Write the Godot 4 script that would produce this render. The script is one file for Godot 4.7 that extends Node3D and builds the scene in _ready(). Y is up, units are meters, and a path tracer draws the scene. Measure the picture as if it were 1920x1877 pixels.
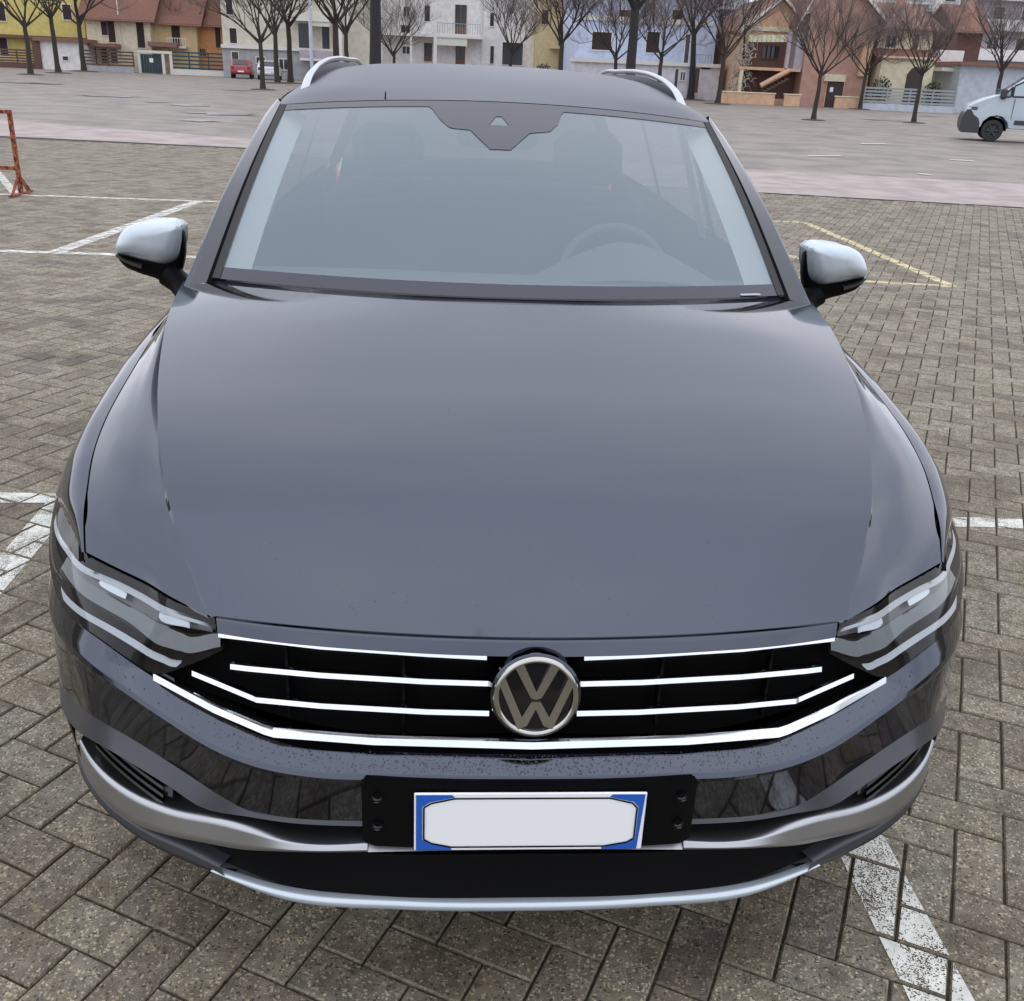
extends Node3D
# ---------------------------------------------------------------- helpers
const YAW := -0.0733
const PITCH := -0.4074
const ROLL := 0.0449
const FOCAL := 1864.64
const EYE := Vector3(-0.1407, 1.5242, 1.2378)
var cam_basis := Basis(Vector3.UP, YAW) * Basis(Vector3.RIGHT, PITCH) * Basis(Vector3.BACK, ROLL)
var M := {}
var taken := {}

func lin(r: float, g: float, b: float, a := 1.0) -> Color:
	var c := Color(r, g, b).linear_to_srgb()
	c.a = a
	return c

# a pixel of the 1920 x 1877 photograph gives a direction; the distance comes from the plane the thing stands on
func on_z(px: float, py: float, z: float) -> Vector3:
	var d := cam_basis * Vector3((px - 960.0) / FOCAL, -(py - 938.5) / FOCAL, -1.0)
	return EYE + d * ((z - EYE.z) / d.z)

func on_ground(px: float, py: float, y := 0.0) -> Vector3:
	var d := cam_basis * Vector3((px - 960.0) / FOCAL, -(py - 938.5) / FOCAL, -1.0)
	return EYE + d * ((y - EYE.y) / d.y)

func to_pixel(p: Vector3) -> Vector2:
	var q := cam_basis.inverse() * (p - EYE)
	if q.z > -0.05:
		return Vector2(-9999, -9999)
	return Vector2(960.0 + FOCAL * q.x / -q.z, 938.5 - FOCAL * q.y / -q.z)

class Geo:
	var v := PackedVector3Array()
	var n := PackedVector3Array()
	var uv := PackedVector2Array()
	var ix := PackedInt32Array()
	func quad(a: Vector3, b: Vector3, c: Vector3, d: Vector3) -> void:
		var k := v.size()
		var nn := (c - a).cross(b - d).normalized()
		for p in [a, b, c, d]:
			v.append(p); n.append(nn); uv.append(Vector2(p.x, p.z))
		ix.append_array(PackedInt32Array([k, k + 1, k + 2, k, k + 2, k + 3]))
	func tri(a: Vector3, b: Vector3, c: Vector3) -> void:
		var k := v.size()
		var nn := (c - a).cross(b - a).normalized()
		for p in [a, b, c]:
			v.append(p); n.append(nn); uv.append(Vector2(p.x, p.z))
		ix.append_array(PackedInt32Array([k, k + 1, k + 2]))
	func grid(rows: Array, ring := false) -> void:
		var k := v.size()
		var R := rows.size()
		var C: int = rows[0].size()
		for i in R:
			for j in C:
				var j0 := j - 1
				var j1 := j + 1
				if ring:
					j0 = (j - 1 + C - 1) % (C - 1) if j == 0 or j == C - 1 else j - 1
					j1 = 1 if j == C - 1 else j + 1
				else:
					j0 = maxi(j0, 0); j1 = mini(j1, C - 1)
				var du: Vector3 = rows[i][j1] - rows[i][j0]
				var dv: Vector3 = rows[mini(i + 1, R - 1)][j] - rows[maxi(i - 1, 0)][j]
				var nn := du.cross(dv)
				if nn.length() < 1e-12:
					var i2 := clampi(i, 1, R - 2) if R > 2 else 0
					du = rows[i2][j1] - rows[i2][j0]
					nn = du.cross(dv)
				v.append(rows[i][j]); n.append(nn.normalized()); uv.append(Vector2(float(j) / (C - 1), float(i) / (R - 1)))
		for i in R - 1:
			for j in C - 1:
				var a := k + i * C + j
				ix.append_array(PackedInt32Array([a, a + 1, a + C + 1, a, a + C + 1, a + C]))
	func box(lo: Vector3, hi: Vector3, t := Transform3D()) -> void:
		var p := []
		for q in 8:
			p.append(t * Vector3(hi.x if q & 1 else lo.x, hi.y if q & 2 else lo.y, hi.z if q & 4 else lo.z))
		for f in [[0, 1, 3, 2], [5, 4, 6, 7], [4, 0, 2, 6], [1, 5, 7, 3], [2, 3, 7, 6], [4, 5, 1, 0]]:
			quad(p[f[0]], p[f[1]], p[f[2]], p[f[3]])
	# a box whose edges are chamfered by e
	func bbox(lo: Vector3, hi: Vector3, e: float, t := Transform3D()) -> void:
		var c := (lo + hi) / 2
		var h := (hi - lo) / 2
		for ax in 3:
			for s in [-1.0, 1.0]:
				var b := (ax + 1) % 3
				var d := (ax + 2) % 3
				var q := []
				for w in [[-1, -1], [1, -1], [1, 1], [-1, 1]]:
					var o := Vector3.ZERO
					o[ax] = s * h[ax]; o[b] = w[0] * (h[b] - e); o[d] = w[1] * (h[d] - e)
					q.append(t * (c + o))
				if s > 0: quad(q[0], q[1], q[2], q[3])
				else: quad(q[3], q[2], q[1], q[0])
		for ax in 3:
			var b := (ax + 1) % 3
			var d := (ax + 2) % 3
			for s in [-1.0, 1.0]:
				for r in [-1.0, 1.0]:
					var q := []
					for w in [[-1.0, 0], [1.0, 0], [1.0, 1], [-1.0, 1]]:
						var o := Vector3.ZERO
						o[ax] = w[0] * (h[ax] - e)
						o[b] = s * (h[b] - (e if w[1] else 0.0)); o[d] = r * (h[d] - (0.0 if w[1] else e))
						q.append(t * (c + o))
					quad(q[0], q[1], q[2], q[3])
		for q in 8:
			var s := Vector3(1 if q & 1 else -1, 1 if q & 2 else -1, 1 if q & 4 else -1)
			tri(t * (c + s * (h - Vector3(0, e, e))), t * (c + s * (h - Vector3(e, 0, e))), t * (c + s * (h - Vector3(e, e, 0))))
	func tube(path: Array, rad: Array, sides := 6, caps := true) -> void:
		var rows := []
		var t: Vector3 = (path[1] - path[0]).normalized()
		var up := Vector3.UP if absf(t.y) < 0.9 else Vector3.RIGHT
		var a := t.cross(up).normalized()
		for i in path.size():
			var tt: Vector3 = (path[mini(i + 1, path.size() - 1)] - path[maxi(i - 1, 0)]).normalized()
			a = (a - tt * a.dot(tt)).normalized()
			var b := tt.cross(a)
			var row := PackedVector3Array()
			var r: float = rad[mini(i, rad.size() - 1)]
			for j in sides + 1:
				var w := TAU * (j % sides) / sides
				row.append(path[i] + (a * cos(w) + b * sin(w)) * r)
			rows.append(row)
		grid(rows, true)
		if caps:
			for e in [0, rows.size() - 1]:
				for j in sides:
					tri(path[e], rows[e][j], rows[e][j + 1])
	# closed profile of (y, z) offsets carried along a path
	func sweep(path: PackedVector3Array, prof: Array, caps := true) -> void:
		for s in prof.size():
			var p: Vector2 = prof[s]
			var q: Vector2 = prof[(s + 1) % prof.size()]
			var r0 := PackedVector3Array()
			var r1 := PackedVector3Array()
			for a in path:
				r0.append(a + Vector3(0, p.x, p.y)); r1.append(a + Vector3(0, q.x, q.y))
			grid([r0, r1])
		if caps:
			for e in [0, path.size() - 1]:
				for s in range(1, prof.size() - 1):
					tri(path[e] + Vector3(0, prof[0].x, prof[0].y), path[e] + Vector3(0, prof[s].x, prof[s].y), path[e] + Vector3(0, prof[s + 1].x, prof[s + 1].y))
	# flat polygon in a plane (o, x, y) with thickness d along its normal
	func prism(poly: PackedVector2Array, t: Transform3D, d: float) -> void:
		var id := Geometry2D.triangulate_polygon(poly)
		for s in [0.0, d]:
			for k in range(0, id.size(), 3):
				tri(t * Vector3(poly[id[k]].x, poly[id[k]].y, s), t * Vector3(poly[id[k + 1]].x, poly[id[k + 1]].y, s), t * Vector3(poly[id[k + 2]].x, poly[id[k + 2]].y, s))
		if d != 0.0:
			for k in poly.size():
				var a := poly[k]
				var b := poly[(k + 1) % poly.size()]
				quad(t * Vector3(a.x, a.y, 0), t * Vector3(b.x, b.y, 0), t * Vector3(b.x, b.y, d), t * Vector3(a.x, a.y, d))
	# an outline swelling towards `push`: rings shrunk to the middle
	func dome(outline: PackedVector3Array, push: Vector3, power := 2.0, steps := 8) -> void:
		var c := Vector3.ZERO
		for p in outline: c += p / outline.size()
		var rows := []
		for k in steps + 1:
			var r := 1.0 - float(k) / steps
			r = sin(r * PI / 2)
			var row := PackedVector3Array()
			for j in outline.size() + 1:
				row.append(c + (outline[j % outline.size()] - c) * maxf(r, 0.001) + push * pow(maxf(0.0, 1.0 - pow(r, power)), 1.0 / power))
			rows.append(row)
		grid(rows, true)
	func lathe(prof: Array, t: Transform3D, sides := 24) -> void:
		var rows := []
		for p in prof:
			var row := PackedVector3Array()
			for j in sides + 1:
				var w := TAU * (j % sides) / sides
				row.append(t * Vector3(cos(w) * p.x, sin(w) * p.x, p.y))
			rows.append(row)
		for k in rows.size() - 1:
			grid([rows[k], rows[k + 1]], true)
	func mesh() -> ArrayMesh:
		for k in range(0, ix.size(), 3):
			var a := ix[k]
			var b := ix[k + 1]
			var c := ix[k + 2]
			if (v[c] - v[a]).cross(v[b] - v[a]).dot(n[a] + n[b] + n[c]) < 0:
				ix[k + 1] = c; ix[k + 2] = b
		var arr := []
		arr.resize(Mesh.ARRAY_MAX)
		arr[Mesh.ARRAY_VERTEX] = v; arr[Mesh.ARRAY_NORMAL] = n; arr[Mesh.ARRAY_TEX_UV] = uv; arr[Mesh.ARRAY_INDEX] = ix
		var m := ArrayMesh.new()
		m.add_surface_from_arrays(Mesh.PRIMITIVE_TRIANGLES, arr)
		return m

func dense(P: Array, k := 14) -> PackedVector3Array:
	var out := PackedVector3Array()
	var c := P.size()
	var m := []
	var h := []
	for i in c - 1:
		h.append(maxf(1e-6, (P[i + 1] - P[i]).length()))
	for i in c:
		m.append(Vector3.ZERO)
	for i in range(1, c - 1):
		m[i] = ((P[i + 1] - P[i]) / h[i] * h[i - 1] + (P[i] - P[i - 1]) / h[i - 1] * h[i]) / (h[i] + h[i - 1])
	if c == 2:
		m[0] = (P[1] - P[0]) / h[0]; m[1] = m[0]
	else:
		m[0] = (P[1] - P[0]) / h[0] * 1.5 - m[1] * 0.5
		m[c - 1] = (P[c - 1] - P[c - 2]) / h[c - 2] * 1.5 - m[c - 2] * 0.5
	for i in c - 1:
		for j in k:
			var t := float(j) / k
			var t2 := t * t
			var t3 := t2 * t
			out.append(P[i] * (2 * t3 - 3 * t2 + 1) + m[i] * h[i] * (t3 - 2 * t2 + t) + P[i + 1] * (3 * t2 - 2 * t3) + m[i + 1] * h[i] * (t3 - t2))
	out.append(P[c - 1])
	return out

func crv(P: Array, count: int) -> PackedVector3Array:
	var D := dense(P)
	var s := PackedFloat32Array([0.0])
	for i in D.size() - 1:
		s.append(s[i] + (D[i + 1] - D[i]).length())
	var out := PackedVector3Array()
	var j := 0
	for k in count:
		var t := s[s.size() - 1] * k / (count - 1)
		while j < D.size() - 2 and s[j + 1] < t:
			j += 1
		out.append(D[j].lerp(D[j + 1], clampf((t - s[j]) / maxf(1e-9, s[j + 1] - s[j]), 0, 1)))
	return out

func loft(curves: Array, count: int, k: int, straight := false) -> Array:
	var cs := []
	for c in curves:
		cs.append(crv(c, count))
	var rows := []
	if straight:
		for i in cs.size() - 1:
			for j in (k if i < cs.size() - 2 else k + 1):
				var row := PackedVector3Array()
				for q in count:
					row.append(cs[i][q].lerp(cs[i + 1][q], float(j) / k))
				rows.append(row)
		return rows
	var cols := []
	for q in count:
		var P := []
		for c in cs:
			P.append(c[q])
		cols.append(dense(P, k))
	for i in cols[0].size():
		var row := PackedVector3Array()
		for q in count:
			row.append(cols[q][i])
		rows.append(row)
	return rows

func V(a: Array) -> Array:
	var out := []
	for p in a:
		out.append(Vector3(p[0], p[1], p[2]))
	return out

func mir(p: Array) -> Array:
	var out := []
	for q in p:
		out.append(Vector3(-q.x, q.y, q.z))
	return out

func sym(p: Array) -> Array:   # p starts on the middle line
	var out := mir(p.slice(1))
	out.reverse()
	out.append_array(p)
	return out

func shift(p: Array, d: Vector3) -> Array:
	var out := []
	for q in p:
		out.append(q + d)
	return out

func sided(p: Array, s: float) -> Array:
	return p if s > 0 else mir(p)

func numbered(called: String) -> String:
	taken[called] = taken.get(called, -1) + 1
	return called if taken[called] == 0 else "%s_%03d" % [called, taken[called]]

func put(mesh_: Mesh, called: String, m: Material, parent: Node = self, label := "") -> MeshInstance3D:
	var o := MeshInstance3D.new()
	o.name = called if parent != self else numbered(called)
	o.mesh = mesh_
	o.material_override = m
	parent.add_child(o, true)
	if label: o.set_meta("label", label)
	return o

func part(g: Geo, called: String, m: Material, parent: Node = self, label := "") -> MeshInstance3D:
	return put(g.mesh(), called, m, parent, label)

func thing(called: String, label: String, category: String, where := Vector3.ZERO, group := "") -> Node3D:
	var o := Node3D.new()
	o.name = numbered(called)
	add_child(o)
	o.position = where
	o.set_meta("label", label); o.set_meta("category", category)
	if group: o.set_meta("group", group)
	return o

func mat(called: String, c: Color, rough := 0.8, metal := 0.0, spec := 0.5) -> StandardMaterial3D:
	var m := StandardMaterial3D.new()
	m.resource_name = called
	m.albedo_color = c
	m.roughness = rough
	m.metallic = metal
	m.metallic_specular = spec
	M[called] = m
	return m

func pane(called: String, c: Color, alpha: float, metal := 0.0, rough := 0.02) -> StandardMaterial3D:
	var m := mat(called, c, rough, metal, 0.7)
	m.albedo_color.a = alpha
	m.transparency = BaseMaterial3D.TRANSPARENCY_ALPHA
	return m

func noise_tex(freq: float, ramp: Array, size := 512, oct := 4, sd := 1, cell := false) -> NoiseTexture2D:
	var f := FastNoiseLite.new()
	f.seed = sd
	f.frequency = freq
	f.noise_type = FastNoiseLite.TYPE_CELLULAR if cell else FastNoiseLite.TYPE_SIMPLEX_SMOOTH
	f.fractal_octaves = oct
	var t := NoiseTexture2D.new()
	t.width = size; t.height = size
	t.seamless = true
	t.noise = f
	if ramp:
		var gr := Gradient.new()
		gr.offsets = PackedFloat32Array(ramp[0])
		gr.colors = PackedColorArray(ramp[1])
		t.color_ramp = gr
	return t

func world_tex(m: StandardMaterial3D, t: Texture2D, per_metre: float) -> void:
	m.albedo_texture = t
	m.uv1_triplanar = true
	m.uv1_world_triplanar = true
	m.uv1_scale = Vector3.ONE * per_metre

func own_tex(m: StandardMaterial3D, t: Texture2D, per_metre: float) -> void:
	world_tex(m, t, per_metre)

# ---------------------------------------------------------------- start
func _ready() -> void:
	var cam := Camera3D.new()
	cam.name = "camera"
	add_child(cam)
	cam.transform = Transform3D(cam_basis, EYE)
	cam.fov = rad_to_deg(2 * atan(938.5 / FOCAL))
	cam.near = 0.05
	cam.far = 900.0
	cam.current = true
	var env := Environment.new()
	env.background_mode = Environment.BG_SKY
	var sky := Sky.new()
	sky.sky_material = overcast()
	env.sky = sky
	env.tonemap_mode = Environment.TONE_MAPPER_LINEAR
	env.tonemap_exposure = 1.55
	env.background_energy_multiplier = 1.0
	env.sdfgi_enabled = true
	env.ssao_enabled = true
	env.ssil_enabled = true
	env.fog_enabled = false
	env.fog_density = 0.0009
	env.fog_light_color = Color(0.86, 0.86, 0.92)
	var we := WorldEnvironment.new()
	we.name = "surroundings"
	we.environment = env
	add_child(we)
	var sun := DirectionalLight3D.new()
	sun.name = "sun"
	add_child(sun)
	sun.look_at_from_position(Vector3(-3, 13, -14), Vector3.ZERO)
	sun.light_energy = 0.15
	sun.light_angular_distance = 178.0
	sun.light_color = Color(1.0, 0.97, 0.94)
	sun.shadow_enabled = true
	materials()
	ground_and_paving()
	buildings()
	trees()
	estate_car()
	far_vehicles()
	barrier()

# an even cloud cover, a little brighter overhead, with soft darker bellies
func overcast() -> PanoramaSkyMaterial:
	var w := 512
	var h := 256
	var im := Image.create(w, h, false, Image.FORMAT_RGBF)
	var f := FastNoiseLite.new()
	f.seed = 11
	f.noise_type = FastNoiseLite.TYPE_SIMPLEX_SMOOTH
	f.frequency = 0.8
	f.fractal_octaves = 4
	for y in h:
		var el := PI * (0.5 - (y + 0.5) / h)
		for x in w:
			var a := TAU * x / w
			var d := Vector3(cos(el) * cos(a), sin(el), cos(el) * sin(a))
			# stretch towards the horizon as a flat cloud deck is
			var q := d / maxf(0.25, d.y + 0.35)
			var k := f.get_noise_3d(q.x * 1.3, q.z * 1.3, d.y)
			var b := 0.90 + 0.16 * maxf(0.0, d.y) + 0.22 * k
			var c := Color(0.86, 0.92, 1.06) * b
			c = c.lerp(Color(0.90, 0.925, 1.02) * b, clampf(k * 2.0 + 0.4, 0, 1))
			if d.y < 0.0:
				c = Color(0.25, 0.24, 0.22)
			im.set_pixel(x, y, c)
	var p := PanoramaSkyMaterial.new()
	p.panorama = ImageTexture.create_from_image(im)
	return p

func speckle(size: int, sd: int, dots: int, dark: float) -> ImageTexture:
	var im := Image.create(size, size, false, Image.FORMAT_RGB8)
	var rng := RandomNumberGenerator.new()
	rng.seed = sd
	var f := FastNoiseLite.new()
	f.seed = sd
	f.frequency = 0.02
	f.fractal_octaves = 3
	for y in size:
		for x in size:
			var fade := minf(1.0, minf(minf(x, size - x), minf(y, size - y)) / 60.0)
			var k := 0.66 + 0.16 * f.get_noise_2d(x, y) * fade + rng.randf_range(-0.16, 0.16)
			im.set_pixel(x, y, Color(k, k * 0.985, k * 0.96))
	for i in dots:
		var x := rng.randi_range(0, size - 1)
		var y := rng.randi_range(0, size - 1)
		var r := rng.randf_range(0.8, 3.2)
		var u := rng.randf()
		var k := rng.randf_range(0.90, 1.0) if u < 0.40 else (rng.randf_range(0.36, 0.5) if u < 0.42 + dark else rng.randf_range(0.5, 0.72))
		var tint := Color(k, k * rng.randf_range(0.95, 1.0), k * rng.randf_range(0.86, 0.98))
		var e := rng.randf_range(0.6, 1.4)
		for dy in range(-4, 5):
			for dx in range(-4, 5):
				if Vector2(dx * e, dy / e).length() <= r:
					im.set_pixel(posmod(x + dx, size), posmod(y + dy, size), tint)
	return ImageTexture.create_from_image(im)

func materials() -> void:
	# car
	var p := mat("car_paint", lin(0.084, 0.091, 0.111), 0.05, 1.0)
	p.clearcoat_enabled = true
	p.clearcoat = 0.1
	p.clearcoat_roughness = 0.02
	# the roof is dull with fine dew
	mat("dewy_paint", lin(0.10, 0.105, 0.125), 0.45, 0.75)
	mat("chrome", lin(0.80, 0.82, 0.84), 0.09, 1.0)
	mat("dark_chrome", lin(0.46, 0.45, 0.41), 0.18, 1.0)
	mat("satin_silver", lin(0.40, 0.41, 0.42), 0.36, 1.0)
	mat("mirror_silver", lin(0.54, 0.60, 0.64), 0.32, 0.5)
	mat("lamp_trim", lin(0.27, 0.285, 0.30), 0.22, 1.0)
	pane("privacy_glass", lin(0.012, 0.013, 0.015), 0.9)
	mat("rail_silver", lin(0.46, 0.48, 0.50), 0.3, 1.0)
	mat("black_plastic", lin(0.0035, 0.0036, 0.004), 0.45, 0.0, 0.2)
	mat("gloss_black", lin(0.006, 0.006, 0.007), 0.06)
	mat("grey_plastic", lin(0.034, 0.037, 0.043), 0.30, 0.0, 0.55)
	mat("deep_black", lin(0.004, 0.004, 0.004), 0.7, 0.0, 0.15)
	mat("rubber", lin(0.018, 0.018, 0.018), 0.7)
	mat("rim_metal", lin(0.45, 0.46, 0.48), 0.3, 1.0)
	pane("windscreen_glass", lin(0.205, 0.272, 0.312), 0.24, 0.25)
	pane("side_glass", lin(0.03, 0.035, 0.04), 0.6)
	pane("lamp_glass", lin(0.9, 0.95, 1.0), 0.0)
	M.lamp_glass.metallic_specular = 0.45
	mat("frit_black", lin(0.03, 0.032, 0.042), 0.10)
	mat("trim_light", lin(0.52, 0.56, 0.55), 0.85)
	mat("trim_dark", lin(0.035, 0.037, 0.04), 0.7)
	mat("dash_dark", lin(0.075, 0.085, 0.09), 0.7)
	mat("seat_cloth", lin(0.012, 0.013, 0.014), 0.9)
	mat("plate_white", lin(0.86, 0.86, 0.86), 0.35)
	mat("plate_blue", lin(0.012, 0.10, 0.46), 0.35)
	mat("lamp_reflector", lin(0.115, 0.124, 0.13), 0.24, 1.0)
	mat("led_white", lin(0.46, 0.50, 0.54), 0.12)
	mat("amber", lin(0.5, 0.16, 0.02), 0.2)
	mat("tail_red", lin(0.3, 0.01, 0.01), 0.15)
	pane("rain_drop", lin(0.02, 0.02, 0.025), 0.55)
	# ground
	var sp := speckle(1024, 5, 26000, 0.20)
	var tints := [[0.255, 0.226, 0.170], [0.275, 0.246, 0.188], [0.234, 0.206, 0.154], [0.262, 0.230, 0.174], [0.215, 0.184, 0.142], [0.285, 0.256, 0.196], [0.248, 0.225, 0.176], [0.178, 0.150, 0.123]]
	var grime := noise_tex(0.010, [[0.25, 0.45, 0.62, 0.8], [Color(0.80, 0.78, 0.75), Color(0.95, 0.94, 0.92), Color(1, 1, 1), Color(0.90, 0.89, 0.85)]], 1024, 6, 55)
	for k in 8:
		var b := mat("paver_%d" % k, lin(tints[k][0] * 1.82, tints[k][1] * 1.84, tints[k][2] * 1.90), 0.72, 0.0, 0.45)
		world_tex(b, sp, 1.0)
		stained(b, grime)
		b.heightmap_enabled = true
		b.heightmap_texture = sp
		b.heightmap_scale = 0.25
	var pv := mat("paver_far", lin(1.82, 1.84, 1.90), 0.70, 0.0, 0.45)
	pv.vertex_color_use_as_albedo = true
	world_tex(pv, sp, 1.0)
	stained(pv, grime)
	var bed := mat("joint_sand", lin(0.072, 0.060, 0.043), 0.95)
	world_tex(bed, noise_tex(0.05, [[0.3, 0.7], [Color(0.6, 0.62, 0.5), Color(1, 0.97, 0.92)]], 512, 4, 3), 1.5)
	var lot := mat("lot_surface", lin(0.375, 0.330, 0.290), 0.66, 0.0, 0.35)
	world_tex(lot, noise_tex(0.012, [[0.25, 0.5, 0.75], [Color(0.80, 0.79, 0.78), Color(0.88, 0.87, 0.865), Color(0.95, 0.935, 0.93)]], 1024, 6, 4), 0.05)
	lot.detail_enabled = true
	lot.detail_blend_mode = BaseMaterial3D.BLEND_MODE_MUL
	lot.detail_uv_layer = BaseMaterial3D.DETAIL_UV_2
	lot.uv2_triplanar = true
	lot.uv2_world_triplanar = true
	lot.uv2_scale = Vector3.ONE * 0.7
	lot.detail_albedo = noise_tex(0.06, [[0.2, 0.8], [Color(0.78, 0.78, 0.77), Color(1, 1, 1)]], 512, 5, 8)
	var road := mat("road_surface", lin(0.42, 0.355, 0.33), 0.66, 0.0, 0.35)
	world_tex(road, noise_tex(0.02, [[0.25, 0.75], [Color(0.83, 0.82, 0.82), Color(0.95, 0.94, 0.94)]], 512, 5, 9), 0.12)
	mat("damp_patch", lin(0.11, 0.10, 0.095), 0.3)
	mat("iron", lin(0.07, 0.065, 0.06), 0.6)
	mat("soil", lin(0.06, 0.045, 0.03), 0.95)
	var wt := worn_paint()
	for c in [["line_white", 0.80, 0.79, 0.74], ["line_yellow", 0.78, 0.66, 0.40]]:
		var l := mat(c[0], lin(c[1], c[2], c[3]), 0.7)
		l.albedo_texture = wt
		l.transparency = BaseMaterial3D.TRANSPARENCY_ALPHA_SCISSOR
		l.alpha_scissor_threshold = 0.5
		l.uv1_scale = Vector3(1.0, 1.0, 1.0)
	# far things
	var plaster := noise_tex(0.02, [[0.2, 0.5, 0.8], [Color(0.90, 0.895, 0.89), Color(0.94, 0.94, 0.94), Color(0.97, 0.97, 0.97)]], 512, 5, 21)
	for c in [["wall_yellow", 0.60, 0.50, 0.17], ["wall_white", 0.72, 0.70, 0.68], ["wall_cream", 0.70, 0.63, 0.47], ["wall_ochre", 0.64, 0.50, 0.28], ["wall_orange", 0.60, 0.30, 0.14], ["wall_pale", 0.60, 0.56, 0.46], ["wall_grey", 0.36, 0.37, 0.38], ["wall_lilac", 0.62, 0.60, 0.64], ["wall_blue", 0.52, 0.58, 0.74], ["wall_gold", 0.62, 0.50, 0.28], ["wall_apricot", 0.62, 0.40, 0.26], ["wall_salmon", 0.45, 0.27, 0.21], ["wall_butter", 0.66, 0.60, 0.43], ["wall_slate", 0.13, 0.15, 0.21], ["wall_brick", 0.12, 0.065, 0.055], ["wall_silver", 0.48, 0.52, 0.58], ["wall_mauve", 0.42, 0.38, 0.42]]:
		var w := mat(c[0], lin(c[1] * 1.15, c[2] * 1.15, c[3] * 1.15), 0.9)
		world_tex(w, plaster, 0.16)
	var tile := mat("roof_tile", lin(0.32, 0.165, 0.125), 0.9)
	world_tex(tile, noise_tex(0.06, [[0.2, 0.8], [Color(0.62, 0.6, 0.6), Color(1, 0.96, 0.92)]], 512, 5, 22), 0.25)
	mat("roof_brown", lin(0.24, 0.13, 0.10), 0.9)
	mat("stone_white", lin(0.70, 0.68, 0.64), 0.85)
	mat("shutter", lin(0.055, 0.035, 0.035), 0.7)
	mat("shutter_wood", lin(0.16, 0.075, 0.05), 0.65)
	mat("window_dark", lin(0.03, 0.033, 0.04), 0.12)
	mat("railing", lin(0.10, 0.11, 0.12), 0.6)
	mat("railing_grey", lin(0.30, 0.32, 0.33), 0.6)
	mat("gate_green", lin(0.022, 0.055, 0.065), 0.55)
	mat("awning", lin(0.62, 0.60, 0.34), 0.85)
	mat("awning_white", lin(0.66, 0.66, 0.56), 0.85)
	mat("hedge", lin(0.035, 0.05, 0.02), 0.9)
	var bark := mat("bark", lin(0.085, 0.068, 0.056), 0.95)
	world_tex(bark, noise_tex(0.08, [[0.2, 0.8], [Color(0.5, 0.5, 0.5), Color(1, 1, 1)]], 256, 4, 31), 1.2)
	mat("bark_dark", lin(0.028, 0.026, 0.027), 0.95)
	mat("twig", lin(0.15, 0.115, 0.105), 0.95)
	mat("twig_pale", lin(0.42, 0.39, 0.33), 0.95)
	var rust := mat("rusty_paint", lin(0.36, 0.105, 0.04), 0.7)
	world_tex(rust, noise_tex(0.05, [[0.3, 0.55, 0.7], [Color(0.45, 0.3, 0.25), Color(0.9, 0.85, 0.8), Color(1, 1, 1)]], 256, 5, 41), 1.5)
	var vw := mat("van_white", lin(0.38, 0.44, 0.48), 0.25)
	vw.clearcoat_enabled = true
	mat("van_trim", lin(0.035, 0.037, 0.04), 0.6)
	pane("van_glass", lin(0.16, 0.36, 0.40), 0.75)
	var rc := mat("paint_red", lin(0.32, 0.02, 0.03), 0.2)
	rc.clearcoat_enabled = true
	var sc := mat("paint_silver", lin(0.55, 0.57, 0.60), 0.25, 0.4)
	sc.clearcoat_enabled = true
	var nc := mat("paint_navy", lin(0.03, 0.035, 0.07), 0.2)
	nc.clearcoat_enabled = true

func worn_paint() -> ImageTexture:
	var s := 1024
	var im := Image.create(s, s, false, Image.FORMAT_RGBA8)
	var f := FastNoiseLite.new()
	f.seed = 77
	f.frequency = 0.035
	f.fractal_octaves = 3
	var g := FastNoiseLite.new()
	g.seed = 78
	g.frequency = 0.006
	for y in s:
		for x in s:
			var a := 0.9 * f.get_noise_2d(x * 4.2, y * 4.2) + 0.5 * f.get_noise_2d(x * 1.6 + 300, y * 1.6) + 0.6 * g.get_noise_2d(x, y)
			var k := 0.9 + 0.1 * f.get_noise_2d(x * 0.4 + 900, y * 0.4)
			im.set_pixel(x, y, Color(k, k, k * 0.98, 1.0 if a > -0.24 else 0.0))
	return ImageTexture.create_from_image(im)

# large soft-edged stains multiplied over a surface, laid out in the world
func stained(m: StandardMaterial3D, t: Texture2D) -> void:
	m.detail_enabled = true
	m.detail_blend_mode = BaseMaterial3D.BLEND_MODE_MUL
	m.detail_uv_layer = BaseMaterial3D.DETAIL_UV_2
	m.uv2_triplanar = true
	m.uv2_world_triplanar = true
	m.uv2_scale = Vector3.ONE * 0.23
	m.detail_albedo = t

# ---------------------------------------------------------------- ground
func strip_edge(x: float) -> float:      # where the paving ends at the lighter lane
	if x > 0.0:
		return -15.0 + 0.2 * x
	return -15.0 - 0.9 * minf(-x, 4.0) + 0.06 * maxf(0.0, -x - 4.0) * -1.0

func sheet(pts: Array, y: float, m: Material, called: String, parent: Node = self) -> MeshInstance3D:
	var g := Geo.new()
	var poly := PackedVector2Array()
	for p in pts:
		poly.append(Vector2(p[0], p[1]))
	var id := Geometry2D.triangulate_polygon(poly)
	for k in range(0, id.size(), 3):
		var a := poly[id[k]]
		var b := poly[id[k + 1]]
		var c := poly[id[k + 2]]
		g.tri(Vector3(a.x, y, a.y), Vector3(b.x, y, b.y), Vector3(c.x, y, c.y))
	for k in g.n.size():
		g.n[k] = Vector3.UP
	var o := part(g, called, m, parent)
	if parent == self:
		o.set_meta("kind", "structure")
	return o

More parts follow.
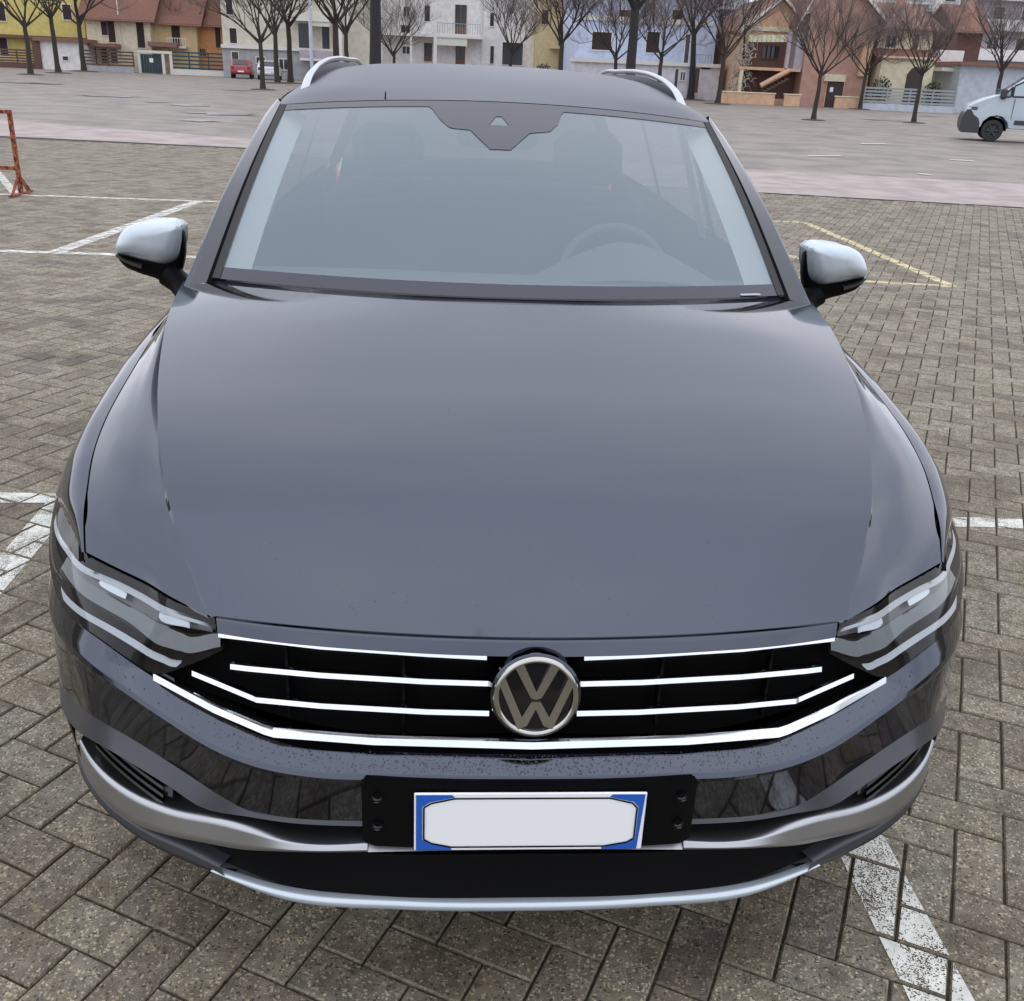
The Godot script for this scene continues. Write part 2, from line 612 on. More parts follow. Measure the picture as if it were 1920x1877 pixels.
func block_mesh() -> ArrayMesh:
	var g := Geo.new()
	var a := Vector2(0.0975, 0.0475)    # foot, half size
	var b := Vector2(0.0945, 0.0445)    # top inside the chamfer
	var c := [Vector2(-1, -1), Vector2(1, -1), Vector2(1, 1), Vector2(-1, 1)]
	var top := []
	var mid := []
	var low := []
	for q in c:
		top.append(Vector3(q.x * b.x, 0.0, q.y * b.y))
		mid.append(Vector3(q.x * a.x, -0.004, q.y * a.y))
		low.append(Vector3(q.x * a.x, -0.030, q.y * a.y))
	g.quad(top[0], top[1], top[2], top[3])
	for k in 4:
		var l := (k + 1) % 4
		g.quad(top[k], top[l], mid[l], mid[k])
		g.quad(mid[k], mid[l], low[l], low[k])
	return g.mesh()

func ground_and_paving() -> void:
	var ground := sheet([[-300, -420], [300, -420], [300, 60], [-300, 60]], -0.012, M.lot_surface, "ground")
	var paving := sheet([[-26, -21.5], [-4.0, -18.9], [0, -15.25], [26, -10.05], [26, 6], [-26, 6]], -0.008, M.joint_sand, "paved_yard")
	# lighter lane that crosses behind the paved bays
	sheet([[-60, -25.2], [-4.0, -18.7], [0, -15.05], [4.4, -14.15], [60, -3.2], [60, -8.0], [10.4, -17.4], [5.4, -18.3], [0, -20.2], [-4.2, -21.0], [-60, -47]], 0.0, M.road_surface, "road")
	# herringbone blocks, 20 x 10 cm
	var ang := deg_to_rad(27.0)
	var u := Vector2(cos(ang), sin(ang))
	var w := Vector2(-sin(ang), cos(ang))
	var o := Vector2(0.885, -0.423)
	var rng := RandomNumberGenerator.new()
	rng.seed = 4
	var stain := FastNoiseLite.new()
	stain.seed = 9
	stain.frequency = 0.35
	var blocks := []
	for i in range(-330, 330):
		for j in range(-330, 330):
			var c := posmod(i + j + 2, 4)
			if c == 1 or c == 3:
				continue
			var e := Vector2(i + (1.0 if c == 0 else 0.5), j + (0.5 if c == 0 else 1.0)) * 0.1
			var p := o + u * e.x + w * e.y
			if p.y > 2.6 or p.y < -20.5 or absf(p.x) > 22.0 or p.y < strip_edge(p.x) + 0.12:
				continue
			var px := to_pixel(Vector3(p.x, 0, p.y))
			if (px.x < -1100 or px.x > 3000 or px.y > 2250) and not (p.y > -11.0 and absf(p.x) < 7.0 and p.y < 2.6):
				continue
			var far := Vector2(p.x - EYE.x, p.y - EYE.z).length()
			var hidden := absf(p.x) < 0.82 and p.y < -0.45 and p.y > -4.6
			var seen := px.x > -20 and px.x < 1940 and px.y < 1900 and not hidden
			var tone := rng.randf() + 0.25 * stain.get_noise_2d(p.x, p.y)
			var tint := rng.randi_range(0, 6)
			if tone > 0.90: tint = 7
			elif tone < 0.1: tint = 4
			blocks.append({"p": p, "turn": -ang + (PI / 2 if c == 2 else 0.0), "far": far + (0.0 if seen else 1000.0), "tint": tint, "h": rng.randf_range(-0.0016, 0.0012), "a": rng.randf_range(-0.006, 0.006), "b": rng.randf_range(-0.004, 0.004), "s": rng.randf_range(-0.012, 0.012)})
	blocks.sort_custom(func(x, y): return x.far < y.far)
	var bm := block_mesh()
	var rest := []
	for k in blocks.size():
		var q: Dictionary = blocks[k]
		var t := Transform3D(Basis(Vector3.UP, q.turn + q.s) * Basis(Vector3.RIGHT, q.a) * Basis(Vector3.BACK, q.b), Vector3(q.p.x, q.h, q.p.y))
		if k < 300:
			var b := put(bm, "paving_block", M["paver_%d" % q.tint], paving)
			b.transform = t
		else:
			rest.append([t, q.tint])
	var mm := MultiMesh.new()
	mm.transform_format = MultiMesh.TRANSFORM_3D
	mm.use_colors = true
	mm.mesh = bm
	mm.instance_count = rest.size()
	var tints := [[0.255, 0.226, 0.170], [0.275, 0.246, 0.188], [0.234, 0.206, 0.154], [0.262, 0.230, 0.174], [0.215, 0.184, 0.142], [0.285, 0.256, 0.196], [0.248, 0.225, 0.176], [0.178, 0.150, 0.123]]
	for k in rest.size():
		mm.set_instance_transform(k, rest[k][0])
		var c: Array = tints[rest[k][1]]
		mm.set_instance_color(k, Color(c[0], c[1], c[2]))
	var mi := MultiMeshInstance3D.new()
	mi.name = "paving_field"
	mi.multimesh = mm
	mi.material_override = M.paver_far
	mi.set_meta("kind", "stuff")
	paving.add_child(mi, true)
	print("blocks ", blocks.size())
	# painted lines lie on the blocks, not in the joints
	var lines := [
		["line_white", [[0.715, 0.75], [0.835, 0.75], [0.845, -1.2], [0.725, -1.2]]],
		["line_white", [[-1.48, -1.2], [-1.58, -1.2], [-1.60, -2.2], [-1.49, -2.2]]],
		["line_white", [[-4.2, -2.19], [-4.2, -2.30], [-0.9, -2.275], [-0.9, -2.19]]],
		["line_white", [[0.9, -2.12], [5.2, -2.02], [5.2, -2.11], [0.9, -2.21]]],
		["line_white", [[-9.5, -7.22], [-0.5, -7.20], [-0.5, -7.31], [-9.5, -7.33]]],
		["line_white", [[-3.44, -7.3], [-3.30, -7.3], [-2.96, -10.8], [-3.10, -10.8]]],
		["line_white", [[-12.0, -10.72], [0.5, -10.80], [0.5, -10.90], [-12.0, -10.83]]],
		["line_white", [[-6.4, -13.4], [-6.3, -13.4], [-5.05, -10.9], [-5.16, -10.9]]],
		["line_yellow", [[4.07, -10.85], [4.17, -10.85], [4.18, -7.0], [4.08, -7.0]]],
		["line_yellow", [[3.0, -10.86], [4.17, -10.78], [4.17, -10.88], [3.0, -10.96]]],
		["line_yellow", [[2.6, -7.18], [4.18, -6.96], [4.18, -7.05], [2.6, -7.27]]],
		["line_yellow", [[2.8, -8.72], [3.4, -7.75], [3.5, -7.80], [2.92, -8.77]]],
	]
	for L in lines:
		var poly := PackedVector2Array()
		var mid := Vector2.ZERO
		for q in L[1]:
			poly.append(Vector2(q[0], q[1])); mid += Vector2(q[0], q[1]) / 4
		var reach := 0.0
		for q in poly: reach = maxf(reach, q.distance_to(mid))
		var g := Geo.new()
		for b in blocks:
			if b.p.distance_to(mid) > reach + 0.2:
				continue
			var t := Transform2D(-(b.turn + b.s), b.p)
			var top := PackedVector2Array()
			for q in [Vector2(-0.0945, -0.0445), Vector2(0.0945, -0.0445), Vector2(0.0945, 0.0445), Vector2(-0.0945, 0.0445)]:
				top.append(t * q)
			for piece in Geometry2D.intersect_polygons(top, poly):
				var id := Geometry2D.triangulate_polygon(piece)
				for k in range(0, id.size(), 3):
					var n0 := g.v.size()
					for e in 3:
						var q: Vector2 = piece[id[k + e]]
						var lq := t.affine_inverse() * q
						var tilt: float = -sin(b.a) * lq.y + sin(b.b) * lq.x
						g.v.append(Vector3(q.x, b.h + tilt + 0.0018, q.y)); g.n.append(Vector3.UP); g.uv.append(q * 1.3)
						g.ix.append(n0 + e)
		if g.v.size():
			var o2 := part(g, "parking_line", M[L[0]])
			o2.set_meta("kind", "structure")
	# worn dashes, damp patches and iron covers on the far part of the yard
	for d in [[1519, 293, 1581, 293, 3], [1617, 270, 1665, 270, 3], [1785, 300, 1832, 303, 3], [1728, 327, 1750, 329, 3]]:
		var a := on_ground(d[0], d[1])
		var b := on_ground(d[2], d[3])
		sheet([[a.x, a.z], [b.x, b.z], [b.x, b.z - 0.25], [a.x, a.z - 0.25]], 0.004, M.line_white, "parking_line")
	for d in [[283, 191, 0.35], [303, 191, 0.3], [352, 197, 0.9], [205, 180, 1.3], [420, 213, 1.2], [372, 226, 0.6], [448, 169, 1.1], [40, 155, 1.6], [80, 157, 1.2], [1655, 225, 1.2], [1740, 218, 1.0]]:
		var a := on_ground(d[0], d[1])
		var pts := []
		for k in 14:
			var an := TAU * k / 14
			var rr: float = d[2] * (0.8 + 0.3 * sin(k * 2.3 + d[0]))
			pts.append([a.x + cos(an) * rr, a.z + sin(an) * rr * 0.9])
		var cover := sheet(pts, 0.004, M.damp_patch, "damp_patch")

# ---------------------------------------------------------------- the car in front
const PLAN := [[0.0, 0.0], [0.1, 0.001], [0.2, 0.006], [0.3, 0.016], [0.4, 0.034], [0.5, 0.062], [0.6, 0.100], [0.66, 0.128], [0.7, 0.152], [0.74, 0.19], [0.78, 0.24], [0.81, 0.285], [0.84, 0.345], [0.865, 0.42], [0.885, 0.51], [0.90, 0.62], [0.908, 0.75], [0.912, 1.0]]
func plan_z(x: float) -> float:
	for k in PLAN.size() - 1:
		if x <= PLAN[k + 1][0]:
			return -lerpf(PLAN[k][1], PLAN[k + 1][1], (x - PLAN[k][0]) / (PLAN[k + 1][0] - PLAN[k][0]))
	return -1.0

func screen_point(u: float, v: float, lift := 0.0) -> Vector3:
	var b0 := Vector3(0, 1.030, -1.11)
	var b1 := Vector3(0.727, 1.018, -1.30)
	var c := b0.lerp(Vector3(0, 1.437, -1.90), v)
	var s := b1.lerp(Vector3(0.645, 1.402, -1.975), v)
	var b := 0.018 * sin(PI * v) + lift
	return Vector3(u * s.x, c.y + (s.y - c.y) * u * u + b * 0.87, c.z + (s.z - c.z) * u * u + b * 0.5)

func screen_grid(u0: float, u1: float, v0: float, v1: float, nu: int, nv: int, lift := 0.0) -> Array:
	var rows := []
	for i in nv + 1:
		var row := PackedVector3Array()
		for j in nu + 1:
			row.append(screen_point(lerpf(u0, u1, float(j) / nu), lerpf(v0, v1, float(i) / nv), lift))
		rows.append(row)
	return rows

func estate_car() -> void:
	var car := thing("estate_car", "dark metallic estate car with chrome grille bars and silver mirror caps, on the paved bays", "car")
	car_hood(car)
	car_front(car)
	car_lamps(car)
	car_glass(car)
	car_sides(car)
	car_mirrors(car)
	car_inside(car)
	car_drops(car)

var hood_rows := []

func car_hood(car: Node3D) -> void:
	# stations: crease (x, y, z), middle (y, z), shut line (x, y, z), depth of the step beside the crease
	var st := [
		[0.495, 0.748, -0.100, 0.749, -0.040, 0.738, 0.757, -0.290, 0.0],
		[0.548, 0.798, -0.200, 0.803, -0.140, 0.758, 0.789, -0.360, 0.0],
		[0.597, 0.848, -0.300, 0.852, -0.250, 0.771, 0.822, -0.430, 0.003],
		[0.632, 0.882, -0.400, 0.889, -0.360, 0.783, 0.846, -0.500, 0.007],
		[0.674, 0.919, -0.550, 0.930, -0.530, 0.795, 0.874, -0.620, 0.012],
		[0.710, 0.944, -0.700, 0.961, -0.690, 0.800, 0.895, -0.740, 0.016],
		[0.740, 0.965, -0.850, 0.991, -0.840, 0.805, 0.912, -0.870, 0.019],
		[0.767, 0.982, -1.000, 1.014, -0.960, 0.812, 0.926, -1.000, 0.020],
		[0.808, 1.004, -1.325, 1.030, -1.040, 0.822, 0.955, -1.325, 0.018],
	]
	var rows := []
	for s in st: s[8] *= 1.5
	for s in st:
		var k := Vector3(s[0], s[1], s[2])
		var m := Vector3(0, s[3], s[4])
		# crown: the middle third is nearly flat, the flanks fall to the crease
		var a := Vector3(k.x * 0.45, lerpf(m.y, k.y, 0.13), lerpf(m.z, k.z, 0.2))
		var b := Vector3(k.x * 0.80, lerpf(m.y, k.y, 0.52), lerpf(m.z, k.z, 0.63))
		rows.append(sym([m, a, b, k]))
	var g := Geo.new()
	hood_rows = loft(rows, 61, 8)
	g.grid(hood_rows)
	# front lip folds under
	var lip := crv(rows[0], 61)
	var lip2 := PackedVector3Array()
	for p in lip: lip2.append(p + Vector3(0, -0.012, -0.012))
	g.grid([lip, lip2])
	for sd in [-1.0, 1.0]:
		var step := []
		var outer := []
		for s in st:
			var k := Vector3(s[0], s[1], s[2])
			var q := Vector3(s[5], s[6], s[7])
			var dir := (q - k)
			var val: Vector3 = k + Vector3(0.003, -s[8] * 1.5, 0.0) + dir * 0.004
			var rise: Vector3 = k.lerp(q, 0.26) + Vector3(0, -s[8] * 0.5, 0)
			step.append(sided([k, val], sd))
			var mid := val.lerp(q, 0.5) + Vector3(0.004, 0.010 * smoothstep(0.15, 0.45, -s[2]), 0)
			if s[2] == -0.100:
				outer.append(sided([val, Vector3(0.565, 0.752, -0.15), Vector3(0.615, 0.750, -0.20), Vector3(0.678, 0.750, -0.25), q], sd))
			else:
				outer.append(sided([val, rise, mid, q], sd))
		g.grid(loft(step, 3, 8))
		var og := loft(outer, 22, 8)
		g.grid(og)
		# the panel's edge turns down at the shut line
		var e0 := PackedVector3Array()
		var e1 := PackedVector3Array()
		for r in og:
			e0.append(r[21]); e1.append(r[21] + Vector3(-0.003 * sd, -0.014, 0))
		g.grid([e0, e1])
		var f0: PackedVector3Array = og[0]
		var f1 := PackedVector3Array()
		for p in f0: f1.append(p + Vector3(0, -0.012, -0.01))
		g.grid([f0, f1])
	part(g, "hood", M.car_paint, car)
	# dark channel under the shut line and under the front edge
	for sd in [-1.0, 1.0]:
		var d := Geo.new()
		var c0 := []
		var c1 := []
		for s in st:
			c0.append(Vector3(s[5] - 0.012, s[6] - 0.016, s[7])); c1.append(Vector3(s[5] + 0.014, s[6] - 0.018, s[7]))
		d.grid(loft([sided(c0, sd), sided(c1, sd)], 40, 1, true))
		part(d, "shut_channel", M.deep_black, car)
	# wings
	for sd in [-1.0, 1.0]:
		var f := Geo.new()
		var r := []
		# z, shut x y, top x y, shoulder x y, upper side, widest, lower end y
		for s in [
			[-0.300, 0.7450, 0.7530, 0.7475, 0.7525, 0.7480, 0.7520, 0.7485, 0.7515, 0.749, 0.751],
			[-0.360, 0.7610, 0.793, 0.772, 0.786, 0.778, 0.776, 0.781, 0.766, 0.781, 0.757],
			[-0.430, 0.7740, 0.821, 0.797, 0.811, 0.812, 0.794, 0.819, 0.776, 0.821, 0.760],
			[-0.500, 0.7860, 0.845, 0.814, 0.834, 0.836, 0.808, 0.850, 0.783, 0.857, 0.760],
			[-0.560, 0.7930, 0.860, 0.823, 0.850, 0.847, 0.825, 0.868, 0.786, 0.884, 0.749],
			[-0.620, 0.7980, 0.873, 0.829, 0.864, 0.852, 0.836, 0.877, 0.790, 0.902, 0.735],
			[-0.740, 0.8030, 0.894, 0.835, 0.884, 0.858, 0.855, 0.882, 0.805, 0.908, 0.740],
			[-0.870, 0.8080, 0.911, 0.840, 0.900, 0.862, 0.870, 0.886, 0.818, 0.910, 0.748],
			[-1.000, 0.8150, 0.924, 0.846, 0.912, 0.866, 0.882, 0.888, 0.828, 0.910, 0.752],
			[-1.240, 0.8210, 0.942, 0.850, 0.928, 0.868, 0.896, 0.888, 0.838, 0.910, 0.755],
			[-1.380, 0.8240, 0.950, 0.852, 0.935, 0.868, 0.902, 0.888, 0.842, 0.910, 0.757],
		]:
			var z: float = s[0]
			r.append(sided([Vector3(s[1], s[2], z), Vector3(s[3], s[4], z), Vector3(s[5], s[6], z), Vector3(s[7], s[8], z), Vector3(s[9], s[10], z)], sd))
		f.grid(loft(r, 24, 6))
		# side below, down to the wheel arch
		f.grid(side_rows([[-0.56, 0.884, 0.749], [-0.62, 0.902, 0.735], [-0.74, 0.908, 0.740], [-0.87, 0.910, 0.748], [-1.00, 0.910, 0.752], [-1.38, 0.910, 0.757]], -0.95, sd, 60))
		part(f, "front_wing", M.car_paint, car)

# the flank between a line of (z, x, y) points and the sill, with the wheel's round arch cut out
func side_rows(line: Array, axle: float, sd: float, count: int) -> Array:
	var rows := [PackedVector3Array(), PackedVector3Array(), PackedVector3Array(), PackedVector3Array(), PackedVector3Array()]
	for k in count:
		var z: float = lerpf(line[0][0], line[line.size() - 1][0], k / float(count - 1))
		var e := 0
		while e < line.size() - 2 and z < line[e + 1][0]: e += 1
		var t: float = clampf((z - line[e][0]) / (line[e + 1][0] - line[e][0]), 0, 1)
		var x: float = lerpf(line[e][1], line[e + 1][1], t)
		var y: float = lerpf(line[e][2], line[e + 1][2], t)
		var dz := z - axle
		var low := 0.30 + 0.045 * smoothstep(0.55, 0.40, absf(dz))
		if absf(dz) < 0.40: low = 0.345 + sqrt(maxf(0.0, 0.16 - dz * dz))
		if z < -4.2: low = maxf(low, lerpf(0.30, 0.40, (-z - 4.2) / 0.5))
		for r in 5:
			var w := r / 4.0
			rows[r].append(Vector3((lerpf(x, minf(x + 0.004, 0.914), w) + 0.006 * sin(PI * w)) * sd, lerpf(y, low, w), z))
	return rows

func car_front(car: Node3D) -> void:
	var bumper := Node3D.new()
	bumper.name = "front_bumper"
	car.add_child(bumper, true)
	var groove := V([[0, 0.543, -0.030], [0.2, 0.543, -0.036], [0.38, 0.540, -0.060], [0.435, 0.548, -0.076], [0.494, 0.565, -0.098], [0.593, 0.600, -0.142], [0.639, 0.620, -0.162], [0.689, 0.640, -0.190], [0.753, 0.646, -0.248], [0.793, 0.650, -0.300], [0.83, 0.667, -0.368], [0.86, 0.698, -0.460], [0.880, 0.728, -0.565]])
	var crease := V([[0, 0.514, 0.002], [0.2, 0.514, -0.004], [0.34, 0.508, -0.019], [0.426, 0.512, -0.038], [0.476, 0.522, -0.053], [0.594, 0.563, -0.106], [0.668, 0.588, -0.148], [0.726, 0.600, -0.190], [0.790, 0.602, -0.265], [0.840, 0.610, -0.350], [0.876, 0.630, -0.470], [0.902, 0.650, -0.585]])
	var face := V([[0, 0.428, -0.016], [0.263, 0.417, -0.024], [0.388, 0.410, -0.042], [0.452, 0.411, -0.058], [0.500, 0.434, -0.070], [0.547, 0.458, -0.087], [0.646, 0.500, -0.128], [0.715, 0.512, -0.168], [0.783, 0.490, -0.254], [0.83, 0.470, -0.325], [0.870, 0.455, -0.430], [0.906, 0.45, -0.585]])
	var g := Geo.new()
	g.grid(loft([sym(groove), sym(shift(crease, Vector3(0, 0.010, -0.0045))), sym(crease)], 121, 3, true))
	var r := Geo.new()
	g.grid(loft([sym(crease), sym(shift(crease, Vector3(0, -0.006, 0.0)))], 121, 2))
	g.grid(loft([sym(shift(crease, Vector3(0, -0.006, 0.0))), sym(face)], 121, 5, true))
	part(g, "bumper_skin", M.car_paint, bumper)
	# dark seam between bumper and grille
	var sm := Geo.new()
	var gi := groove.slice(0, 10)
	sm.grid(loft([sym(shift(gi, Vector3(0, 0.001, 0))), sym(shift(gi, Vector3(-0.012, 0.006, -0.03)).map(func(p): return Vector3(maxf(p.x, 0.0), p.y, p.z)))], 121, 1, true))
	part(sm, "seam", M.deep_black, bumper)
	# brow over the fog lamps, running out along the middle as a thin ledge
	var brow_end := V([[0, 0.421, -0.012], [0.263, 0.410, -0.020], [0.388, 0.403, -0.038], [0.450, 0.402, -0.053], [0.524, 0.411, -0.064], [0.576, 0.444, -0.076], [0.678, 0.475, -0.126], [0.750, 0.463, -0.190], [0.800, 0.440, -0.262], [0.838, 0.425, -0.330], [0.873, 0.415, -0.430], [0.908, 0.41, -0.585]])
	var bw := Geo.new()
	bw.grid(loft([sym(face), sym(brow_end)], 121, 3, true))
	bw.grid(loft([sym(brow_end), sym(shift(brow_end, Vector3(0, -0.010, -0.03)))], 121, 1, true))
	part(bw, "brow_trim", M.grey_plastic, bumper)
	# the pocket behind, one dark wall right across
	var back := Geo.new()
	var b0 := shift(brow_end, Vector3(0, 0.0, -0.045))
	var b1 := V([[0, 0.24, -0.06], [0.263, 0.24, -0.07], [0.388, 0.245, -0.09], [0.45, 0.25, -0.10], [0.524, 0.26, -0.13], [0.576, 0.27, -0.14], [0.678, 0.30, -0.20], [0.74, 0.31, -0.25], [0.79, 0.32, -0.32], [0.82, 0.32, -0.40], [0.85, 0.32, -0.50], [0.88, 0.32, -0.60]])
	back.grid(loft([sym(b0), sym(b1)], 121, 3, true))
	part(back, "intake_wall", M.black_plastic, bumper)
	# lower side of the bumper round the corner
	for sd in [-1.0, 1.0]:
		var c := Geo.new()
		c.grid(loft([sided(V([[0.800, 0.436, -0.266], [0.838, 0.420, -0.335], [0.873, 0.41, -0.43], [0.908, 0.405, -0.585]]), sd), sided(V([[0.768, 0.345, -0.232], [0.815, 0.335, -0.318], [0.856, 0.325, -0.42], [0.895, 0.32, -0.575]]), sd)], 24, 3, true))
		part(c, "corner_trim", M.black_plastic, bumper)
	# silver blade on each side, thin over the middle
	for sd in [-1.0, 1.0]:
		var s := Geo.new()
		var t0 := V([[0.255, 0.388, -0.008], [0.390, 0.378, -0.026], [0.444, 0.388, -0.040], [0.486, 0.391, -0.054], [0.589, 0.384, -0.092], [0.661, 0.392, -0.124], [0.743, 0.408, -0.190], [0.775, 0.412, -0.235]])
		var t1 := V([[0.255, 0.376, 0.000], [0.400, 0.360, -0.020], [0.460, 0.350, -0.036], [0.524, 0.346, -0.056], [0.595, 0.339, -0.084], [0.650, 0.338, -0.110], [0.705, 0.350, -0.146], [0.775, 0.362, -0.232]])
		s.grid(loft([sided(shift(t0, Vector3(0, -0.004, -0.05)), sd), sided(t0, sd), sided(t1, sd), sided(shift(t1, Vector3(0, -0.012, -0.02)), sd)], 60, 4, true))
		part(s, "silver_blade", M.satin_silver, bumper)
		# fog lamp pocket
		var fl := Geo.new()
		var q := crv(V([[0.735, 0.452, -0.215], [0.700, 0.446, -0.180], [0.650, 0.428, -0.145], [0.600, 0.408, -0.118]]), 24)
		for e in 3:
			var pth := PackedVector3Array()
			for p in q: pth.append(Vector3(p.x * sd, p.y - 0.013 * e, p.z + 0.004 * e))
			fl.sweep(pth, [Vector2(0.003, -0.01), Vector2(0.003, 0.002), Vector2(-0.002, 0.004), Vector2(-0.003, -0.01)])
		var fog := part(fl, "fog_lamp", M.lamp_reflector, bumper)
		var fd := Geo.new()
		var dr := PackedVector3Array()
		var up := crv(V([[0.745, 0.462, -0.225], [0.700, 0.456, -0.190], [0.650, 0.440, -0.156], [0.585, 0.412, -0.122]]), 24)
		var dn := crv(V([[0.735, 0.412, -0.215], [0.700, 0.410, -0.178], [0.650, 0.398, -0.142], [0.585, 0.392, -0.112]]), 24)
		var r0 := PackedVector3Array()
		var r1 := PackedVector3Array()
		for k in 24:
			r0.append(Vector3(up[k].x * sd, up[k].y, up[k].z)); r1.append(Vector3(dn[k].x * sd, dn[k].y, dn[k].z))
		fd.grid([r0, r1])
		part(fd, "lamp_bowl", M.gloss_black, fog)
	var mid := Geo.new()
	mid.grid(loft([sym(V([[0, 0.398, -0.020], [0.255, 0.392, -0.026]])), sym(V([[0, 0.388, -0.004], [0.255, 0.380, -0.010]])), sym(V([[0, 0.382, 0.004], [0.255, 0.374, -0.002]]))], 31, 3, true))
	mid.grid(loft([sym(V([[0, 0.382, 0.004], [0.255, 0.374, -0.002]])), sym(V([[0, 0.376, -0.02], [0.255, 0.368, -0.025]]))], 31, 1, true))
	part(mid, "silver_ledge", M.satin_silver, bumper)
	# lower intake: a ridge, then the black apron
	var ap := Geo.new()
	ap.sweep(crv(sym(V([[0, 0.350, -0.022], [0.25, 0.346, -0.030], [0.40, 0.342, -0.052], [0.52, 0.335, -0.085]])), 61), [Vector2(0.003, -0.03), Vector2(0.003, 0.004), Vector2(-0.003, 0.006), Vector2(-0.006, -0.03)])
	ap.grid(loft([sym(V([[0, 0.335, -0.040], [0.25, 0.33, -0.048], [0.42, 0.325, -0.070], [0.55, 0.31, -0.11]])), sym(V([[0, 0.259, -0.018], [0.25, 0.259, -0.026], [0.40, 0.262, -0.050], [0.50, 0.282, -0.080]]))], 61, 3, true))
	part(ap, "apron", M.black_plastic, bumper)
	for sd in [-1.0, 1.0]:
		var sk := Geo.new()
		var s0 := V([[0.505, 0.290, -0.062], [0.560, 0.304, -0.086], [0.632, 0.318, -0.114], [0.702, 0.332, -0.156], [0.765, 0.343, -0.225], [0.81, 0.348, -0.31]])
		var s1 := V([[0.497, 0.272, -0.058], [0.572, 0.282, -0.086], [0.640, 0.298, -0.113], [0.712, 0.317, -0.160], [0.778, 0.330, -0.236], [0.82, 0.335, -0.32]])
		sk.grid(loft([sided(shift(s0, Vector3(-0.02, 0.004, -0.03)), sd), sided(s0, sd), sided(s1, sd), sided(shift(s1, Vector3(-0.03, -0.03, -0.06)), sd)], 40, 3, true))
		part(sk, "skirt_trim", M.grey_plastic, bumper)
	var lp := Geo.new()
	var l0 := V([[0, 0.257, -0.008], [0.2, 0.257, -0.014], [0.40, 0.259, -0.037], [0.520, 0.2785, -0.066]])
	var l1 := V([[0, 0.251, -0.003], [0.2, 0.251, -0.009], [0.40, 0.253, -0.032], [0.522, 0.2770, -0.065]])
	var l2 := V([[0, 0.241, -0.006], [0.2, 0.241, -0.012], [0.40, 0.244, -0.035], [0.520, 0.2750, -0.066]])
	lp.grid(loft([sym(shift(l0, Vector3(0, 0.001, -0.012))), sym(l0), sym(l1), sym(l2), sym(shift(l2, Vector3(0, -0.006, -0.05)))], 81, 3))
	part(lp, "silver_lip", M.mirror_silver, bumper)
	# underside closes the nose
	var un := Geo.new()
	un.grid(loft([sym(V([[0, 0.232, -0.05], [0.3, 0.233, -0.06], [0.50, 0.255, -0.11], [0.70, 0.28, -0.26], [0.80, 0.28, -0.45]])), sym(V([[0, 0.20, -0.70], [0.3, 0.20, -0.70], [0.5, 0.20, -0.70], [0.66, 0.20, -0.70], [0.70, 0.20, -0.70]]))], 41, 2, true))
	un.box(Vector3(-0.72, 0.19, -4.55), Vector3(0.72, 0.50, -0.60))
	part(un, "underbody", M.deep_black, car)
	# body-coloured strip above the grille
	var nose := Geo.new()
	var n0 := V([[0, 0.7425, -0.046], [0.10, 0.7425, -0.048], [0.25, 0.742, -0.061], [0.40, 0.741, -0.084], [0.487, 0.740, -0.108]])
	var n1 := V([[0, 0.719, -0.034], [0.10, 0.719, -0.036], [0.25, 0.719, -0.049], [0.40, 0.718, -0.074], [0.484, 0.717, -0.098]])
	nose.grid(loft([sym(shift(n0, Vector3(0, -0.004, -0.012))), sym(n0), sym(n1)], 61, 3, true))
	part(nose, "nose_strip", M.car_paint, car)
	# ---- grille
	var grille := Node3D.new()
	grille.name = "grille"
	car.add_child(grille, true)
	var bk := Geo.new()
	bk.grid(loft([sym(V([[0, 0.722, -0.085], [0.3, 0.722, -0.105], [0.492, 0.722, -0.145]])), sym(V([[0, 0.64, -0.085], [0.3, 0.64, -0.10], [0.545, 0.642, -0.150]])), sym(V([[0, 0.55, -0.075], [0.3, 0.55, -0.085], [0.60, 0.600, -0.165]]))], 61, 3, true))
	part(bk, "grille_back", M.deep_black, grille)
	var slats := [
		[0.0065, [[0.074, 0.7120, -0.045], [0.165, 0.7140, -0.050], [0.325, 0.7155, -0.067], [0.484, 0.7135, -0.103]]],
		[0.0057, [[0.070, 0.6680, -0.040], [0.164, 0.6690, -0.043], [0.326, 0.6685, -0.060], [0.440, 0.6650, -0.083], [0.467, 0.6635, -0.091]]],
		[0.0057, [[0.068, 0.6165, -0.036], [0.164, 0.6170, -0.039], [0.327, 0.6155, -0.056], [0.428, 0.6125, -0.076], [0.434, 0.6135, -0.079], [0.532, 0.6380, -0.111]]],
	]
	for s in slats:
		for sd in [-1.0, 1.0]:
			var g2 := Geo.new()
			var h: float = s[0]
			var path := PackedVector3Array()
			var pts := sided(V(s[1]), sd)
			for k in pts.size() - 1:
				for e in 8:
					path.append(pts[k].lerp(pts[k + 1], e / 8.0))
			path.append(pts[pts.size() - 1])
			g2.sweep(path, [Vector2(h * 0.8, -0.011), Vector2(h, -0.004), Vector2(h * 0.7, 0.001), Vector2(-h * 0.6, 0.004), Vector2(-h, 0.002), Vector2(-h, -0.012)])
			part(g2, "grille_slat", M.chrome, grille)
			# thin black vane between the chrome bars
			var vn := Geo.new()
			var p2 := PackedVector3Array()
			for p in path: p2.append(p + Vector3(0, -0.024, -0.022))
			vn.sweep(p2, [Vector2(0.002, -0.03), Vector2(0.002, 0.0), Vector2(-0.002, 0.0), Vector2(-0.002, -0.03)])
			part(vn, "grille_vane", M.black_plastic, grille)
	var lowbar := Geo.new()
	var lb := sym(V([[0, 0.5700, -0.018], [0.245, 0.5700, -0.029], [0.400, 0.5670, -0.052], [0.416, 0.5700, -0.056], [0.497, 0.590, -0.084], [0.598, 0.6190, -0.130]]))
	var lpth := PackedVector3Array()
	for k in lb.size() - 1:
		for e in 8: lpth.append(lb[k].lerp(lb[k + 1], e / 8.0))
